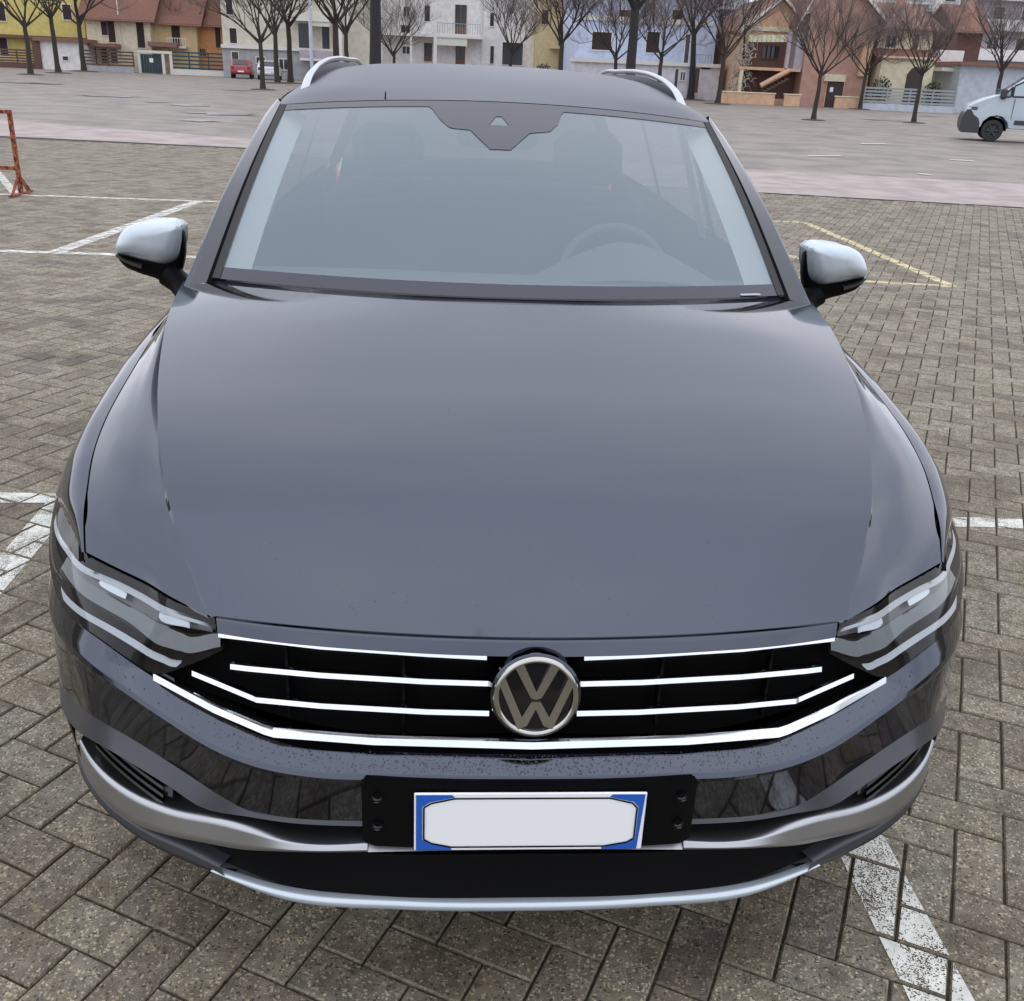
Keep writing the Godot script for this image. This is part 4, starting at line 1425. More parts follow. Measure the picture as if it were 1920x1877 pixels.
func car_inside(car: Node3D) -> void:
	var inside := Node3D.new()
	inside.name = "cabin"
	car.add_child(inside, true)
	var d := Geo.new()
	d.grid(loft([sym(V([[0, 1.012, -1.16], [0.4, 1.008, -1.21], [0.70, 0.995, -1.34]])), sym(V([[0, 1.015, -1.40], [0.4, 1.012, -1.42], [0.74, 1.00, -1.48]])), sym(V([[0, 0.985, -1.66], [0.4, 0.985, -1.68], [0.76, 0.98, -1.68]])), sym(V([[0, 0.55, -1.70], [0.4, 0.55, -1.70], [0.76, 0.55, -1.70]]))], 31, 4, true))
	part(d, "dashboard", M.dash_dark, inside)
	var b := Geo.new()
	var o := crv(V([[0.10, 0.990, -1.62], [0.16, 1.022, -1.62], [0.25, 1.064, -1.62], [0.345, 1.092, -1.62], [0.46, 1.070, -1.62], [0.56, 1.025, -1.62], [0.63, 0.990, -1.62]]), 24)
	var o2 := PackedVector3Array()
	for p in o: o2.append(Vector3(p.x, minf(p.y, 1.008 + (p.y - 1.0) * 0.2), p.z + 0.22))
	b.grid([o, o2])
	part(b, "binnacle", M.dash_dark, inside)
	var sw := Geo.new()
	var pth := []
	var wt := Transform3D(Basis(Vector3.RIGHT, deg_to_rad(-25.0)), Vector3(0.366, 0.950, -1.80))
	for k in 33: pth.append(wt * Vector3(cos(TAU * k / 32) * 0.165, sin(TAU * k / 32) * 0.165, 0))
	sw.tube(pth, [0.013], 8, false)
	for an in [0.1, PI - 0.1, -PI / 2]: sw.tube([wt * Vector3.ZERO, wt * Vector3(cos(an) * 0.16, sin(an) * 0.16, 0)], [0.03, 0.018], 6)
	part(sw, "steering_wheel", M.dash_dark, inside)
	for x in [-0.37, 0.37]:
		var s := Geo.new()
		s.bbox(Vector3(-0.25, 0.30, -0.30), Vector3(0.25, 0.52, 0.25), 0.06, Transform3D(Basis(), Vector3(x, 0, -2.25)))
		s.bbox(Vector3(-0.24, 0.0, -0.07), Vector3(0.24, 0.66, 0.07), 0.06, Transform3D(Basis(Vector3.RIGHT, -0.25), Vector3(x, 0.48, -2.48)))
		var seat := part(s, "front_seat", M.seat_cloth, inside)
		var hd := Geo.new()
		hd.bbox(Vector3(-0.13, -0.09, -0.05), Vector3(0.13, 0.10, 0.05), 0.045, Transform3D(Basis(Vector3.RIGHT, -0.2), Vector3(x, 1.23, -2.66)))
		part(hd, "head_restraint", M.seat_cloth, seat)
	var rs := Geo.new()
	rs.bbox(Vector3(-0.66, 0.40, -3.75), Vector3(0.66, 1.05, -3.45), 0.08)
	rs.bbox(Vector3(-0.66, 0.30, -3.50), Vector3(0.66, 0.55, -3.0), 0.06)
	part(rs, "rear_seat", M.seat_cloth, inside)
	var hl := Geo.new()
	hl.grid(loft([sym(V([[0, 1.420, -1.95], [0.62, 1.385, -2.03]])), sym(V([[0, 1.485, -2.45], [0.62, 1.425, -2.5]])), sym(V([[0, 1.505, -3.2], [0.61, 1.44, -3.2]])), sym(V([[0, 1.42, -4.45], [0.56, 1.35, -4.4]]))], 21, 4))
	part(hl, "headliner", M.dash_dark, inside)
	var fl := Geo.new()
	fl.box(Vector3(-0.70, 0.28, -4.5), Vector3(0.70, 0.30, -1.6))
	part(fl, "floor", M.trim_dark, inside)
	for sd in [-1.0, 1.0]:
		var pl := Geo.new()
		var i0 := []
		var i1 := []
		for k in 8:
			var p := screen_point(0.985, lerpf(0.02, 0.98, k / 7.0), -0.012)
			i0.append(p); i1.append(p + Vector3(-0.06, -0.01, -0.06))
		pl.grid(loft([sided(i0, sd), sided(i1, sd)], 20, 2, true))
		part(pl, "pillar_lining", M.trim_light, inside)
		var dc := Geo.new()
		dc.grid(loft([sided(V([[0.78, 0.985, -1.5], [0.80, 1.0, -2.6], [0.79, 1.02, -4.2]]), sd), sided(V([[0.74, 0.30, -1.6], [0.76, 0.30, -2.6], [0.74, 0.30, -4.2]]), sd)], 12, 2, true))
		part(dc, "door_card", M.trim_dark, inside)
		var bp := Geo.new()
		bp.grid(loft([sided(V([[0.795, 0.99, -2.42], [0.655, 1.42, -2.42]]), sd), sided(V([[0.785, 0.99, -2.50], [0.645, 1.42, -2.50]]), sd)], 6, 1, true))
		part(bp, "pillar_lining", M.trim_light, inside)
	var mi := Geo.new()
	mi.bbox(Vector3(-0.12, -0.035, -0.02), Vector3(0.12, 0.035, 0.02), 0.018, Transform3D(Basis(Vector3.RIGHT, 0.1), Vector3(0.0, 1.345, -1.90)))
	part(mi, "inner_mirror", M.black_plastic, inside)

# rain drops: beads on the upward band of the bumper, fewer on the hood's nose and by the glass
func car_drops(car: Node3D) -> void:
	var rng := RandomNumberGenerator.new()
	rng.seed = 12
	var g := Geo.new()
	var ring := PackedVector3Array()
	for k in 8: ring.append(Vector3(cos(TAU * k / 8), 0, sin(TAU * k / 8)))
	g.dome(ring, Vector3(0, 0.55, 0), 2.0, 3)
	var mesh_ := g.mesh()
	var at := []
	var groove := crv(sym(V([[0, 0.543, -0.030], [0.2, 0.543, -0.036], [0.38, 0.540, -0.060], [0.435, 0.548, -0.076], [0.494, 0.565, -0.098], [0.593, 0.600, -0.142], [0.639, 0.620, -0.162], [0.689, 0.640, -0.190]])), 81)
	var crease := crv(sym(V([[0, 0.524, -0.002], [0.2, 0.524, -0.008], [0.34, 0.518, -0.023], [0.426, 0.522, -0.042], [0.476, 0.532, -0.057], [0.594, 0.573, -0.110], [0.650, 0.592, -0.140]])), 81)
	for k in 1100:
		var f := 0.5 + 0.5 * clampf(rng.randfn(0.0, 0.42), -0.98, 0.98)
		var i := mini(79, int(f * 80))
		var t := f * 80 - i
		var a := groove[i].lerp(groove[i + 1], t)
		var b := crease[i].lerp(crease[i + 1], t)
		var n := (groove[i + 1] - groove[i]).cross(a - b).normalized()
		if n.y < 0: n = -n
		at.append([a.lerp(b, rng.randf_range(0.03, 1.0)), n, rng.randf_range(0.0006, 0.0017)])
	for k in 420:
		var rr := hood_rows.size()
		var i := clampi(int(absf(rng.randfn(0.0, 0.22)) * rr) if k < 300 else rr - 2 - int(absf(rng.randfn(0.0, 0.05)) * rr), 0, rr - 2)
		var j := rng.randi_range(1, 58)
		var a: Vector3 = hood_rows[i][j]
		var b: Vector3 = hood_rows[i + 1][j]
		var c: Vector3 = hood_rows[i][j + 1]
		var n := (c - a).cross(b - a).normalized()
		if n.y < 0: n = -n
		at.append([a + (b - a) * rng.randf() + (c - a) * rng.randf(), n, rng.randf_range(0.0005, 0.0014)])
	var mm := MultiMesh.new()
	mm.transform_format = MultiMesh.TRANSFORM_3D
	mm.mesh = mesh_
	mm.instance_count = at.size()
	for k in at.size():
		var n: Vector3 = at[k][1]
		var x := n.cross(Vector3.FORWARD).normalized()
		var s: float = at[k][2]
		mm.set_instance_transform(k, Transform3D(Basis(x * s * rng.randf_range(0.8, 1.3), n * s, x.cross(n) * s), at[k][0]))
	var mi := MultiMeshInstance3D.new()
	mi.name = "rain_drops"
	mi.multimesh = mm
	mi.material_override = M.rain_drop
	mi.set_meta("kind", "stuff")
	car.add_child(mi, true)

# ---------------------------------------------------------------- houses along the far side
func scale_at(px: float, py: float, z: float) -> float:
	return (on_z(px + 1.0, py, z) - on_z(px, py, z)).length()

# pixel box on the plane z -> [x0, x1, y0, y1] in metres
func rect(px0: float, py0: float, px1: float, py1: float, z: float) -> Array:
	var cx := (px0 + px1) / 2
	var cy := (py0 + py1) / 2
	var c := on_z(cx, cy, z)
	var s := scale_at(cx, cy, z)
	return [c.x - (px1 - px0) / 2 * s, c.x + (px1 - px0) / 2 * s, c.y - (py1 - py0) / 2 * s, c.y + (py1 - py0) / 2 * s]

func slab(parent: Node3D, called: String, r: Array, z0: float, z1: float, m: Material, label := "") -> MeshInstance3D:
	var g := Geo.new()
	g.box(Vector3(r[0], maxf(r[2], -0.02), z1) - parent.position, Vector3(r[1], r[3], z0) - parent.position)
	return part(g, called, m, parent, label)

# kind: "pane" (framed glass), "closed" (slatted shutters), "door" (glazed door leaf), "hole" (dark opening)
func window(parent: Node3D, r: Array, z: float, kind := "pane", frame: Material = null) -> void:
	var w: float = r[1] - r[0]
	var h: float = r[3] - r[2]
	var f := 0.07
	var o := -parent.position
	var fm: Material = frame if frame else M.stone_white
	var fr := Geo.new()
	fr.box(Vector3(r[0] - f, r[2] - f, z - 0.02) + o, Vector3(r[1] + f, r[2], z + 0.10) + o)
	fr.box(Vector3(r[0] - f, r[3], z - 0.02) + o, Vector3(r[1] + f, r[3] + f, z + 0.07) + o)
	fr.box(Vector3(r[0] - f, r[2], z - 0.02) + o, Vector3(r[0], r[3], z + 0.07) + o)
	fr.box(Vector3(r[1], r[2], z - 0.02) + o, Vector3(r[1] + f, r[3], z + 0.07) + o)
	var win := part(fr, "door" if kind == "door" else "window", fm, parent)
	var p := Geo.new()
	p.box(Vector3(r[0], r[2], z - 0.02) + o, Vector3(r[1], r[3], z + 0.015) + o)
	part(p, "pane", M.shutter if kind == "closed" else M.window_dark, win)
	if kind == "closed":
		for e in 2:
			var sh := Geo.new()
			var x0: float = lerpf(r[0], r[1], e * 0.5) + 0.02
			var x1: float = lerpf(r[0], r[1], e * 0.5 + 0.5) - 0.02
			var n := int(h / 0.14)
			for k in n:
				var y: float = r[2] + h * (k + 0.5) / n
				sh.box(Vector3(x0, -0.02, -0.03), Vector3(x1, 0.05, 0.01), Transform3D(Basis(Vector3.RIGHT, 0.5), Vector3(0, y, z + 0.045) + o))
			part(sh, "shutter", M.shutter, win)
	elif kind == "door":
		var n2 := 4 if w > 1.1 else 2
		for k in n2 + 1:
			var x: float = lerpf(r[0], r[1], float(k) / n2)
			var b := Geo.new()
			b.box(Vector3(x - 0.05, r[2], z + 0.015) + o, Vector3(x + 0.05, r[3], z + 0.05) + o)
			part(b, "stile", M.shutter_wood, win)
		var k2 := Geo.new()
		k2.box(Vector3(r[0], r[2], z + 0.02) + o, Vector3(r[1], r[2] + h * 0.28, z + 0.045) + o)
		part(k2, "panel", M.shutter_wood, win)
	elif kind == "pane":
		var b := Geo.new()
		b.box(Vector3((r[0] + r[1]) / 2 - 0.03, r[2], z + 0.015) + o, Vector3((r[0] + r[1]) / 2 + 0.03, r[3], z + 0.045) + o)
		part(b, "mullion", fm, win)

func house(called: String, label: String, px0: float, px1: float, z: float, top: float, depth: float, wall: Material, group := "") -> Array:
	var a := on_z(px0, 110, z)
	var b := on_z(px1, 110, z)
	var h := thing(called, label, "house" if called.contains("house") else "building", Vector3((a.x + b.x) / 2, 0, z), group)
	var g := Geo.new()
	g.box(Vector3(a.x, -0.02, z - depth) - h.position, Vector3(b.x, top, z) - h.position)
	part(g, "wall", wall, h)
	return [h, a.x, b.x]

# ridge along the street
func roof_along(h: Node3D, x0: float, x1: float, eave: float, z: float, depth: float, rise: float, m: Material) -> void:
	var g := Geo.new()
	var o := -h.position
	var ov := 0.6
	for s in [0, 1]:
		var ze: float = z + ov if s == 0 else z - depth - ov
		var zm := z - depth / 2
		var ye := eave - rise * ov / (depth / 2)
		var q := [Vector3(x0 - ov, ye, ze) + o, Vector3(x1 + ov, ye, ze) + o, Vector3(x1 + ov, eave + rise, zm) + o, Vector3(x0 - ov, eave + rise, zm) + o]
		g.quad(q[0], q[1], q[2], q[3])
		for p in 4: q[p] = q[p] + Vector3(0, 0.18, 0)
		g.quad(q[0], q[1], q[2], q[3])
		g.quad(q[0], q[1], q[1] - Vector3(0, 0.18, 0), q[0] - Vector3(0, 0.18, 0))
		for e in [[0, 3], [1, 2]]:
			g.quad(q[e[0]], q[e[1]], q[e[1]] - Vector3(0, 0.18, 0), q[e[0]] - Vector3(0, 0.18, 0))
	var roof := part(g, "roof", m, h)
	for x in [x0, x1]:
		var gw := Geo.new()
		gw.tri(Vector3(x, eave, z) + o, Vector3(x, eave, z - depth) + o, Vector3(x, eave + rise, z - depth / 2) + o)
		part(gw, "gable", h.get_child(0).material_override, h)
	var ch := Geo.new()
	ch.box(Vector3(lerpf(x0, x1, 0.62), eave + rise * 0.5, z - depth * 0.42) + o, Vector3(lerpf(x0, x1, 0.62) + 0.6, eave + rise + 0.7, z - depth * 0.42 + 0.6) + o)
	part(ch, "chimney", M.wall_salmon, roof)
	var gt := Geo.new()
	gt.tube([Vector3(x0 - ov, eave - rise * ov / (depth / 2) + 0.06, z + ov + 0.07) + o, Vector3(x1 + ov, eave - rise * ov / (depth / 2) + 0.06, z + ov + 0.07) + o], [0.07], 6)
	part(gt, "gutter", M.roof_brown, roof)

# gable end towards the yard
func roof_across(h: Node3D, x0: float, x1: float, eave: float, z: float, depth: float, rise: float, m: Material, verge: Material, apex := 0.5) -> void:
	var g := Geo.new()
	var o := -h.position
	var ov := 0.55
	var xm := lerpf(x0, x1, apex)
	var vb := Geo.new()
	for s in [0, 1]:
		var xe: float = x0 - ov if s == 0 else x1 + ov
		var ye: float = eave - rise * ov / absf(xm - (x0 if s == 0 else x1))
		var q := [Vector3(xe, ye, z + ov) + o, Vector3(xm, eave + rise, z + ov) + o, Vector3(xm, eave + rise, z - depth) + o, Vector3(xe, ye, z - depth) + o]
		var up := Vector3(0, 0.22, 0)
		g.quad(q[0] + up, q[1] + up, q[2] + up, q[3] + up)
		g.quad(q[0], q[3], q[2], q[1])
		g.quad(q[0], q[0] + up, q[3] + up, q[3])
		vb.quad(q[0] + Vector3(0, -0.05, 0.012), q[1] + Vector3(0, -0.05, 0.012), q[1] + up + Vector3(0, 0, 0.012), q[0] + up + Vector3(0, 0, 0.012))
	var roof := part(g, "roof", m, h)
	part(vb, "verge_board", verge, roof)
	var gw := Geo.new()
	gw.tri(Vector3(x0, eave, z) + o, Vector3(xm, eave + rise, z) + o, Vector3(x1, eave, z) + o)
	part(gw, "gable", h.get_child(0).material_override, h)

func balcony(parent: Node3D, r: Array, z: float, out_: float, rail: Material, solid := false, floor_mat: Material = null) -> void:
	var o := -parent.position
	var b := Geo.new()
	b.box(Vector3(r[0], r[2] - 0.18, z) + o, Vector3(r[1], r[2], z + out_) + o)
	var bal := part(b, "balcony", floor_mat if floor_mat else M.stone_white, parent)
	if solid:
		var w := Geo.new()
		w.box(Vector3(r[0], r[2], z + out_ - 0.08) + o, Vector3(r[1], r[3], z + out_) + o)
		part(w, "parapet", rail, bal)
		return
	var t := Geo.new()
	t.box(Vector3(r[0], r[3] - 0.05, z + out_ - 0.06) + o, Vector3(r[1], r[3], z + out_ - 0.01) + o)
	part(t, "handrail", rail, bal)
	var n := maxi(3, int((r[1] - r[0]) / 0.22))
	for k in n + 1:
		var x: float = lerpf(r[0] + 0.02, r[1] - 0.02, float(k) / n)
		var q := Geo.new()
		q.box(Vector3(x - 0.018, r[2], z + out_ - 0.05) + o, Vector3(x + 0.018, r[3] - 0.05, z + out_ - 0.02) + o)
		part(q, "baluster", rail, bal)

func downpipe(h: Node3D, px: float, py: float, z: float, top: float) -> void:
	var x := on_z(px, py, z).x
	var g := Geo.new()
	g.tube([Vector3(x, 0, z + 0.08) - h.position, Vector3(x, top, z + 0.08) - h.position], [0.05], 6)
	part(g, "downpipe", M.stone_white, h)

func fence(called: String, label: String, px0: float, px1: float, z: float, height: float, m: Material, base: Material, step := 1.6) -> void:
	var a := on_z(px0, 130, z).x
	var b := on_z(px1, 130, z).x
	var t := thing(called, label, "fence", Vector3((a + b) / 2, 0, z))
	var g := Geo.new()
	g.box(Vector3(a, -0.02, z - 0.12) - t.position, Vector3(b, 0.45, z + 0.12) - t.position)
	part(g, "kerb_wall", base, t)
	var n := maxi(1, int((b - a) / step))
	for k in n + 1:
		var x := lerpf(a, b, float(k) / n)
		var p := Geo.new()
		p.box(Vector3(x - 0.05, 0.45, z - 0.05) - t.position, Vector3(x + 0.05, height, z + 0.05) - t.position)
		part(p, "post", m, t)
		if k < n:
			var x2 := lerpf(a, b, float(k + 1) / n)
			for e in 5:
				var y := lerpf(0.50, height - 0.14, e / 4.0)
				var s := Geo.new()
				s.box(Vector3(x + 0.05, y, z - 0.02) - t.position, Vector3(x2 - 0.05, y + 0.13, z + 0.02) - t.position)
				part(s, "slat", m, t)

func buildings() -> void:
	var q: Array
	var h: Node3D
	var z: float
	# yellow house behind the first trees
	z = -100.0
	q = house("yellow_house", "bright yellow house with a thin balcony ledge, behind the leaning trees", -260, 166, z, 8.6, 9.0, M.wall_yellow)
	h = q[0]
	roof_along(h, q[1], q[2], 8.6, z, 9.0, 2.6, M.roof_tile)
	slab(h, "ledge", rect(-260, 62, 170, 67, z), z + 1.0, z, M.shutter_wood)
	for w in [[-12, 8, 10, 38], [0, 72, 15, 104], [-80, 8, -60, 38], [118, 10, 134, 36]]:
		window(h, rect(w[0], w[1], w[2], w[3], z), z, "closed")
	# white garage
	z = -95.0
	q = house("white_garage", "low plain white garage wall between two leaning trees", 78, 154, z, rect(78, 80, 154, 124, z)[3], 5.0, M.wall_white)
	h = q[0]
	slab(h, "roof_slab", [q[1] - 0.4, q[2] + 0.3, rect(78, 80, 154, 124, z)[3], rect(78, 80, 154, 124, z)[3] + 0.3], z + 0.4, z - 5.2, M.roof_brown)
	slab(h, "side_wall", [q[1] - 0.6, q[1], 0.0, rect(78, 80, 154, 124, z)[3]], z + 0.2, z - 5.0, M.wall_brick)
	window(h, rect(118, 106, 128, 113, z), z, "hole")
	# cream house with a wide brown roof
	z = -98.6
	q = house("cream_house", "cream house under a wide reddish brown tiled roof with dark shutters", 168, 286, z, rect(168, 34, 286, 120, z)[3], 11.0, M.wall_cream)
	h = q[0]
	roof_along(h, q[1], q[2], rect(168, 34, 286, 120, z)[3], z, 11.0, 4.2, M.roof_tile)
	window(h, rect(190, 41, 201, 65, z), z, "closed", M.wall_cream)
	window(h, rect(203, 41, 216, 78, z), z, "closed", M.wall_cream)
	window(h, rect(257, 44, 271, 88, z), z, "closed", M.wall_cream)
	downpipe(h, 226, 70, z, 6.5)
	slab(h, "porch_roof", rect(160, 82, 228, 88, z), z + 1.8, z, M.roof_brown)
	for x in [176, 196, 214]:
		window(h, rect(x - 6, 92, x + 6, 118, z), z, "hole", M.wall_cream)
	# ochre house, gable verge rising to the left
	z = -99.6
	q = house("ochre_house", "pale ochre house with a red roof and one brown shuttered window", 284, 372, z, rect(284, 42, 372, 120, z)[3], 10.0, M.wall_ochre)
	h = q[0]
	roof_along(h, q[1], q[2], rect(284, 42, 372, 120, z)[3], z, 10.0, 3.6, M.roof_tile)
	window(h, rect(322, 46, 338, 80, z), z, "closed", M.wall_ochre)
	balcony(h, rect(318, 72, 352, 86, z), z, 0.9, M.stone_white)
	slab(h, "porch_roof", rect(286, 80, 340, 88, z), z + 1.6, z, M.roof_brown)
	# orange house
	z = -100.5
	q = house("orange_house", "deep orange house front beside the white apartment block", 366, 420, z, rect(366, 44, 420, 120, z)[3], 9.0, M.wall_orange)
	h = q[0]
	roof_along(h, q[1], q[2], rect(366, 44, 420, 120, z)[3], z, 9.0, 3.6, M.roof_tile)
	window(h, rect(404, 50, 414, 88, z), z, "closed", M.wall_orange)
	window(h, rect(372, 92, 386, 104, z), z, "pane", M.wall_orange)
	# green gate with white posts
	z = -97.0
	var gr := rect(265, 101, 304, 134, z)
	var gt := thing("garage_gate", "dark green metal gate between white posts below the ochre house", "gate", Vector3((gr[0] + gr[1]) / 2, 0, z))
	for k in 8:
		var p := Geo.new()
		p.bbox(Vector3(lerpf(gr[0], gr[1], k / 8.0) + 0.012, 0.03, z - 0.03) - gt.position, Vector3(lerpf(gr[0], gr[1], (k + 1) / 8.0) - 0.012, gr[3] - 0.1, z + 0.03) - gt.position, 0.01)
		part(p, "panel", M.gate_green, gt)
	for x in [gr[0] - 0.25, gr[1] + 0.02, gr[1] + 0.7]:
		var p := Geo.new()
		p.box(Vector3(x, -0.02, z - 0.15) - gt.position, Vector3(x + 0.23, gr[3] + 0.15, z + 0.15) - gt.position)
		part(p, "gate_post", M.stone_white, gt)
	var lin_ := Geo.new()
	lin_.box(Vector3(gr[0] - 0.25, gr[3], z - 0.2) - gt.position, Vector3(gr[1] + 0.95, gr[3] + 0.22, z + 0.2) - gt.position)
	part(lin_, "lintel", M.stone_white, gt)
	var sg := Geo.new()
	sg.bbox(Vector3(-0.18, 0.9, 0.035), Vector3(0.16, 1.25, 0.055), 0.008)
	part(sg, "notice", M.plate_white, gt)
	fence("slat_fence", "dark green slatted fence beside the garage gate", 320, 428, -97.0, 1.9, M.gate_green, M.stone_white)
	fence("garden_fence", "dark brown slatted fence below the cream house", 158, 252, -95.0, 1.7, M.wall_brick, M.wall_grey)
	fence("yellow_house_fence", "low brown slatted fence in front of the yellow house", -160, 74, -95.5, 1.5, M.wall_brick, M.wall_brick)
	# cream apartment block with a grey base
	z = -96.0
	q = house("apartment_block", "cream apartment block with a grey ground floor and open balconies", 420, 694, z, 10.5, 11.0, M.wall_pale)
	h = q[0]
	var gb := rect(420, 98, 694, 150, z)
	slab(h, "base_wall", [q[1] - 0.05, q[2] - 3.0, 0.0, gb[3]], z + 0.35, z, M.wall_grey)
	slab(h, "base_ledge", [q[1] - 0.1, q[2] - 2.9, gb[3], gb[3] + 0.28], z + 0.55, z, M.stone_white)
	for w in [[431, 54, 444, 80, "closed"], [424, 0, 436, 26, "closed"], [435, 98, 447, 112, "hole"], [481, 108, 497, 118, "pane"], [604, 50, 618, 98, "hole"], [560, 46, 582, 98, "hole"], [524, 112, 540, 130, "pane"]]:
		window(h, rect(w[0], w[1], w[2], w[3], z + (0.35 if w[1] > 96 else 0.0)), z + (0.35 if w[1] > 96 else 0.0), w[4])
	balcony(h, rect(548, 22, 620, 36, z), z, 1.4, M.awning_white, true)
	slab(h, "awning", rect(588, 40, 620, 50, z), z + 1.3, z, M.awning_white)
	balcony(h, rect(566, 96, 636, 110, z), z, 1.4, M.wall_mauve, true)
	for x in [585, 640, 652]:
		slab(h, "column", rect(x - 3, -60, x + 3, 112, z), z + 1.5, z + 1.2, M.wall_white)
	roof_along(h, q[1], q[2], 10.5, z, 11.0, 2.5, M.roof_tile)
	# white apartment house with brown doors
	z = -100.0
	q = house("white_apartments", "white apartment house with brown glazed balcony doors behind the car roof", 716, 1003, z, 9.6, 11.0, M.wall_white)
	h = q[0]
	roof_along(h, q[1], q[2], 9.6, z, 11.0, 2.5, M.roof_brown)
	for w in [[853, 12, 875, 64, "door"], [854, 88, 872, 120, "door"], [796, 12, 806, 40, "hole"], [795, 82, 810, 114, "door"], [757, 14, 768, 30, "pane"], [755, 88, 768, 100, "pane"], [919, 26, 926, 48, "hole"], [919, 88, 926, 118, "hole"], [942, 82, 980, 120, "hole"], [752, 48, 770, 62, "pane"]]:
		window(h, rect(w[0], w[1], w[2], w[3], z), z, w[4])
	balcony(h, rect(820, 46, 900, 64, z), z, 1.3, M.railing_grey)
	balcony(h, rect(770, 42, 812, 64, z), z, 1.5, M.wall_white, true)
	slab(h, "floor_band", rect(716, 65, 905, 70, z), z + 1.6, z, M.stone_white)
	slab(h, "awning", rect(819, 72, 876, 85, z + 1.4), z + 1.5, z + 1.3, M.awning_white)
	slab(h, "column", rect(814, -40, 820, 122, z), z + 1.62, z + 1.3, M.stone_white)
	slab(h, "column", rect(770, 66, 774, 122, z), z + 1.62, z + 1.3, M.stone_white)
	downpipe(h, 903, 70, z, 9.5)
	# pale gold house
	z = -98.0
	q = house("gold_house", "pale gold house squeezed between the white apartments and the blue house", 1003, 1078, z, 9.0, 10.0, M.wall_gold)
	h = q[0]
	roof_along(h, q[1], q[2], 9.0, z, 10.0, 3.0, M.roof_tile)
	window(h, rect(1048, 40, 1062, 84, z), z, "closed", M.wall_gold)
	window(h, rect(1016, 20, 1028, 44, z), z, "closed", M.wall_gold)
	slab(h, "balcony_slab", rect(1030, 87, 1076, 92, z), z + 1.2, z, M.wall_gold)
	# blue house on a lilac ground floor
	z = -86.0
	q = house("blue_house", "light blue house above a lilac grey ground floor with a white ledge", 1078, 1338, z, 8.4, 11.0, M.wall_blue)
	h = q[0]
	roof_along(h, q[1], q[2], 8.4, z, 11.0, 2.8, M.roof_brown)
	var lr := rect(1078, 120, 1338, 190, z)
	slab(h, "ground_floor", [q[1] - 0.3, q[2] + 0.3, 0.0, rect(1200, 122, 1210, 130, z)[3]], z + 2.2, z, M.wall_lilac)
	slab(h, "ledge", [q[1] - 0.4, q[2] + 0.4, rect(1200, 122, 1210, 130, z)[3], rect(1200, 118, 1210, 130, z)[3] + 0.1], z + 2.4, z, M.stone_white)
	for w in [[1110, 62, 1146, 92], [1212, 62, 1236, 97], [1284, 68, 1292, 118], [1160, 20, 1186, 40], [1260, 20, 1280, 44]]:
		window(h, rect(w[0], w[1], w[2], w[3], z), z, "closed" if w[0] != 1284 else "hole")
	balcony(h, rect(1288, 104, 1322, 124, z), z, 2.2, M.railing_grey)
	slab(h, "upper_band", rect(1078, 34, 1338, 42, z), z + 0.15, z, M.stone_white)
	for w in [[1264, 132, 1270, 178, "hole"], [1276, 136, 1284, 150, "pane"], [1300, 130, 1310, 172, "door"]]:
		window(h, rect(w[0], w[1], w[2], w[3], z + 2.2), z + 2.2, w[4])
	# slate tower block behind
	z = -128.0
	q = house("slate_tower", "tall dark slate blue apartment tower behind the orange gable house", 1330, 1392, z, 22.0, 12.0, M.wall_slate)
	h = q[0]
	for k in 5:
		balcony(h, [q[1] + 0.4, q[2] - 0.4, 3.0 + k * 3.2, 4.0 + k * 3.2], z, 1.2, M.wall_silver, true)
		window(h, [q[1] + 1.0, q[1] + 2.2, 3.1 + k * 3.2, 5.2 + k * 3.2], z, "hole")
	# orange gable house with outside stair
	z = -80.0
	var ev: float = rect(1392, 60, 1510, 180, z)[3]
	q = house("gable_house", "apricot gable house with scalloped awning, brown balcony recess and outside stair", 1392, 1506, z, ev, 11.0, M.wall_apricot)
	h = q[0]
	roof_across(h, q[1], q[2], ev, z, 11.0, 2.0, M.roof_tile, M.stone_white, 0.52)
	slab(h, "cornice", [q[1], q[2], ev - 0.25, ev + 0.05], z + 0.2, z, M.wall_butter)
	slab(h, "balcony_recess", rect(1400, 78, 1478, 124, z), z + 0.03, z, M.wall_brick)
	slab(h, "lower_recess", rect(1388, 134, 1496, 182, z), z + 0.03, z, M.wall_brick)
	slab(h, "bay_wall", rect(1482, 66, 1506, 126, z), z + 1.2, z, M.wall_mauve)
	for x in [1433, 1441, 1449, 1457]:
		window(h, rect(x - 3, 88, x + 3, 108, z + 0.03), z + 0.03, "hole", M.wall_brick)
	for k in 9:
		slab(h, "awning_flap", rect(1404 + k * 8.5, 66, 1411.5 + k * 8.5, 78, z + 1.3), z + 1.32, z + 1.26, M.awning if k % 2 == 0 else M.awning_white)
	slab(h, "balcony_floor", rect(1384, 127, 1500, 132, z + 1.3), z + 1.5, z, M.wall_apricot)
	slab(h, "pillar", rect(1384, 132, 1390, 182, z + 1.3), z + 1.5, z + 1.2, M.wall_butter)
	slab(h, "pillar", rect(1474, 64, 1480, 128, z + 1.3), z + 1.5, z + 1.2, M.wall_mauve)
	var stair := Geo.new()
	var s0 := on_z(1426, 161, z + 1.6)
	var s1 := on_z(1480, 132, z + 1.6)
	stair.tube([s0 - h.position, s1 - h.position], [0.2], 4)
	var sn := part(stair, "stair_rail", M.wall_apricot, h)
	for k in 8:
		var st := Geo.new()
		var c := s0.lerp(s1, k / 8.0)
		st.box(Vector3(c.x, maxf(0, c.y - 0.55), z + 0.9) - h.position, Vector3(c.x + 0.35, c.y - 0.4, z + 1.55) - h.position)
		part(st, "step", M.wall_brick, sn)
	# salmon house
	z = -78.5
	ev = rect(1508, 60, 1634, 180, z)[3] + 0.9
	q = house("salmon_house", "dark salmon house with a steep pale verge and a brown gateway below", 1508, 1634, z, ev, 12.0, M.wall_salmon)
	h = q[0]
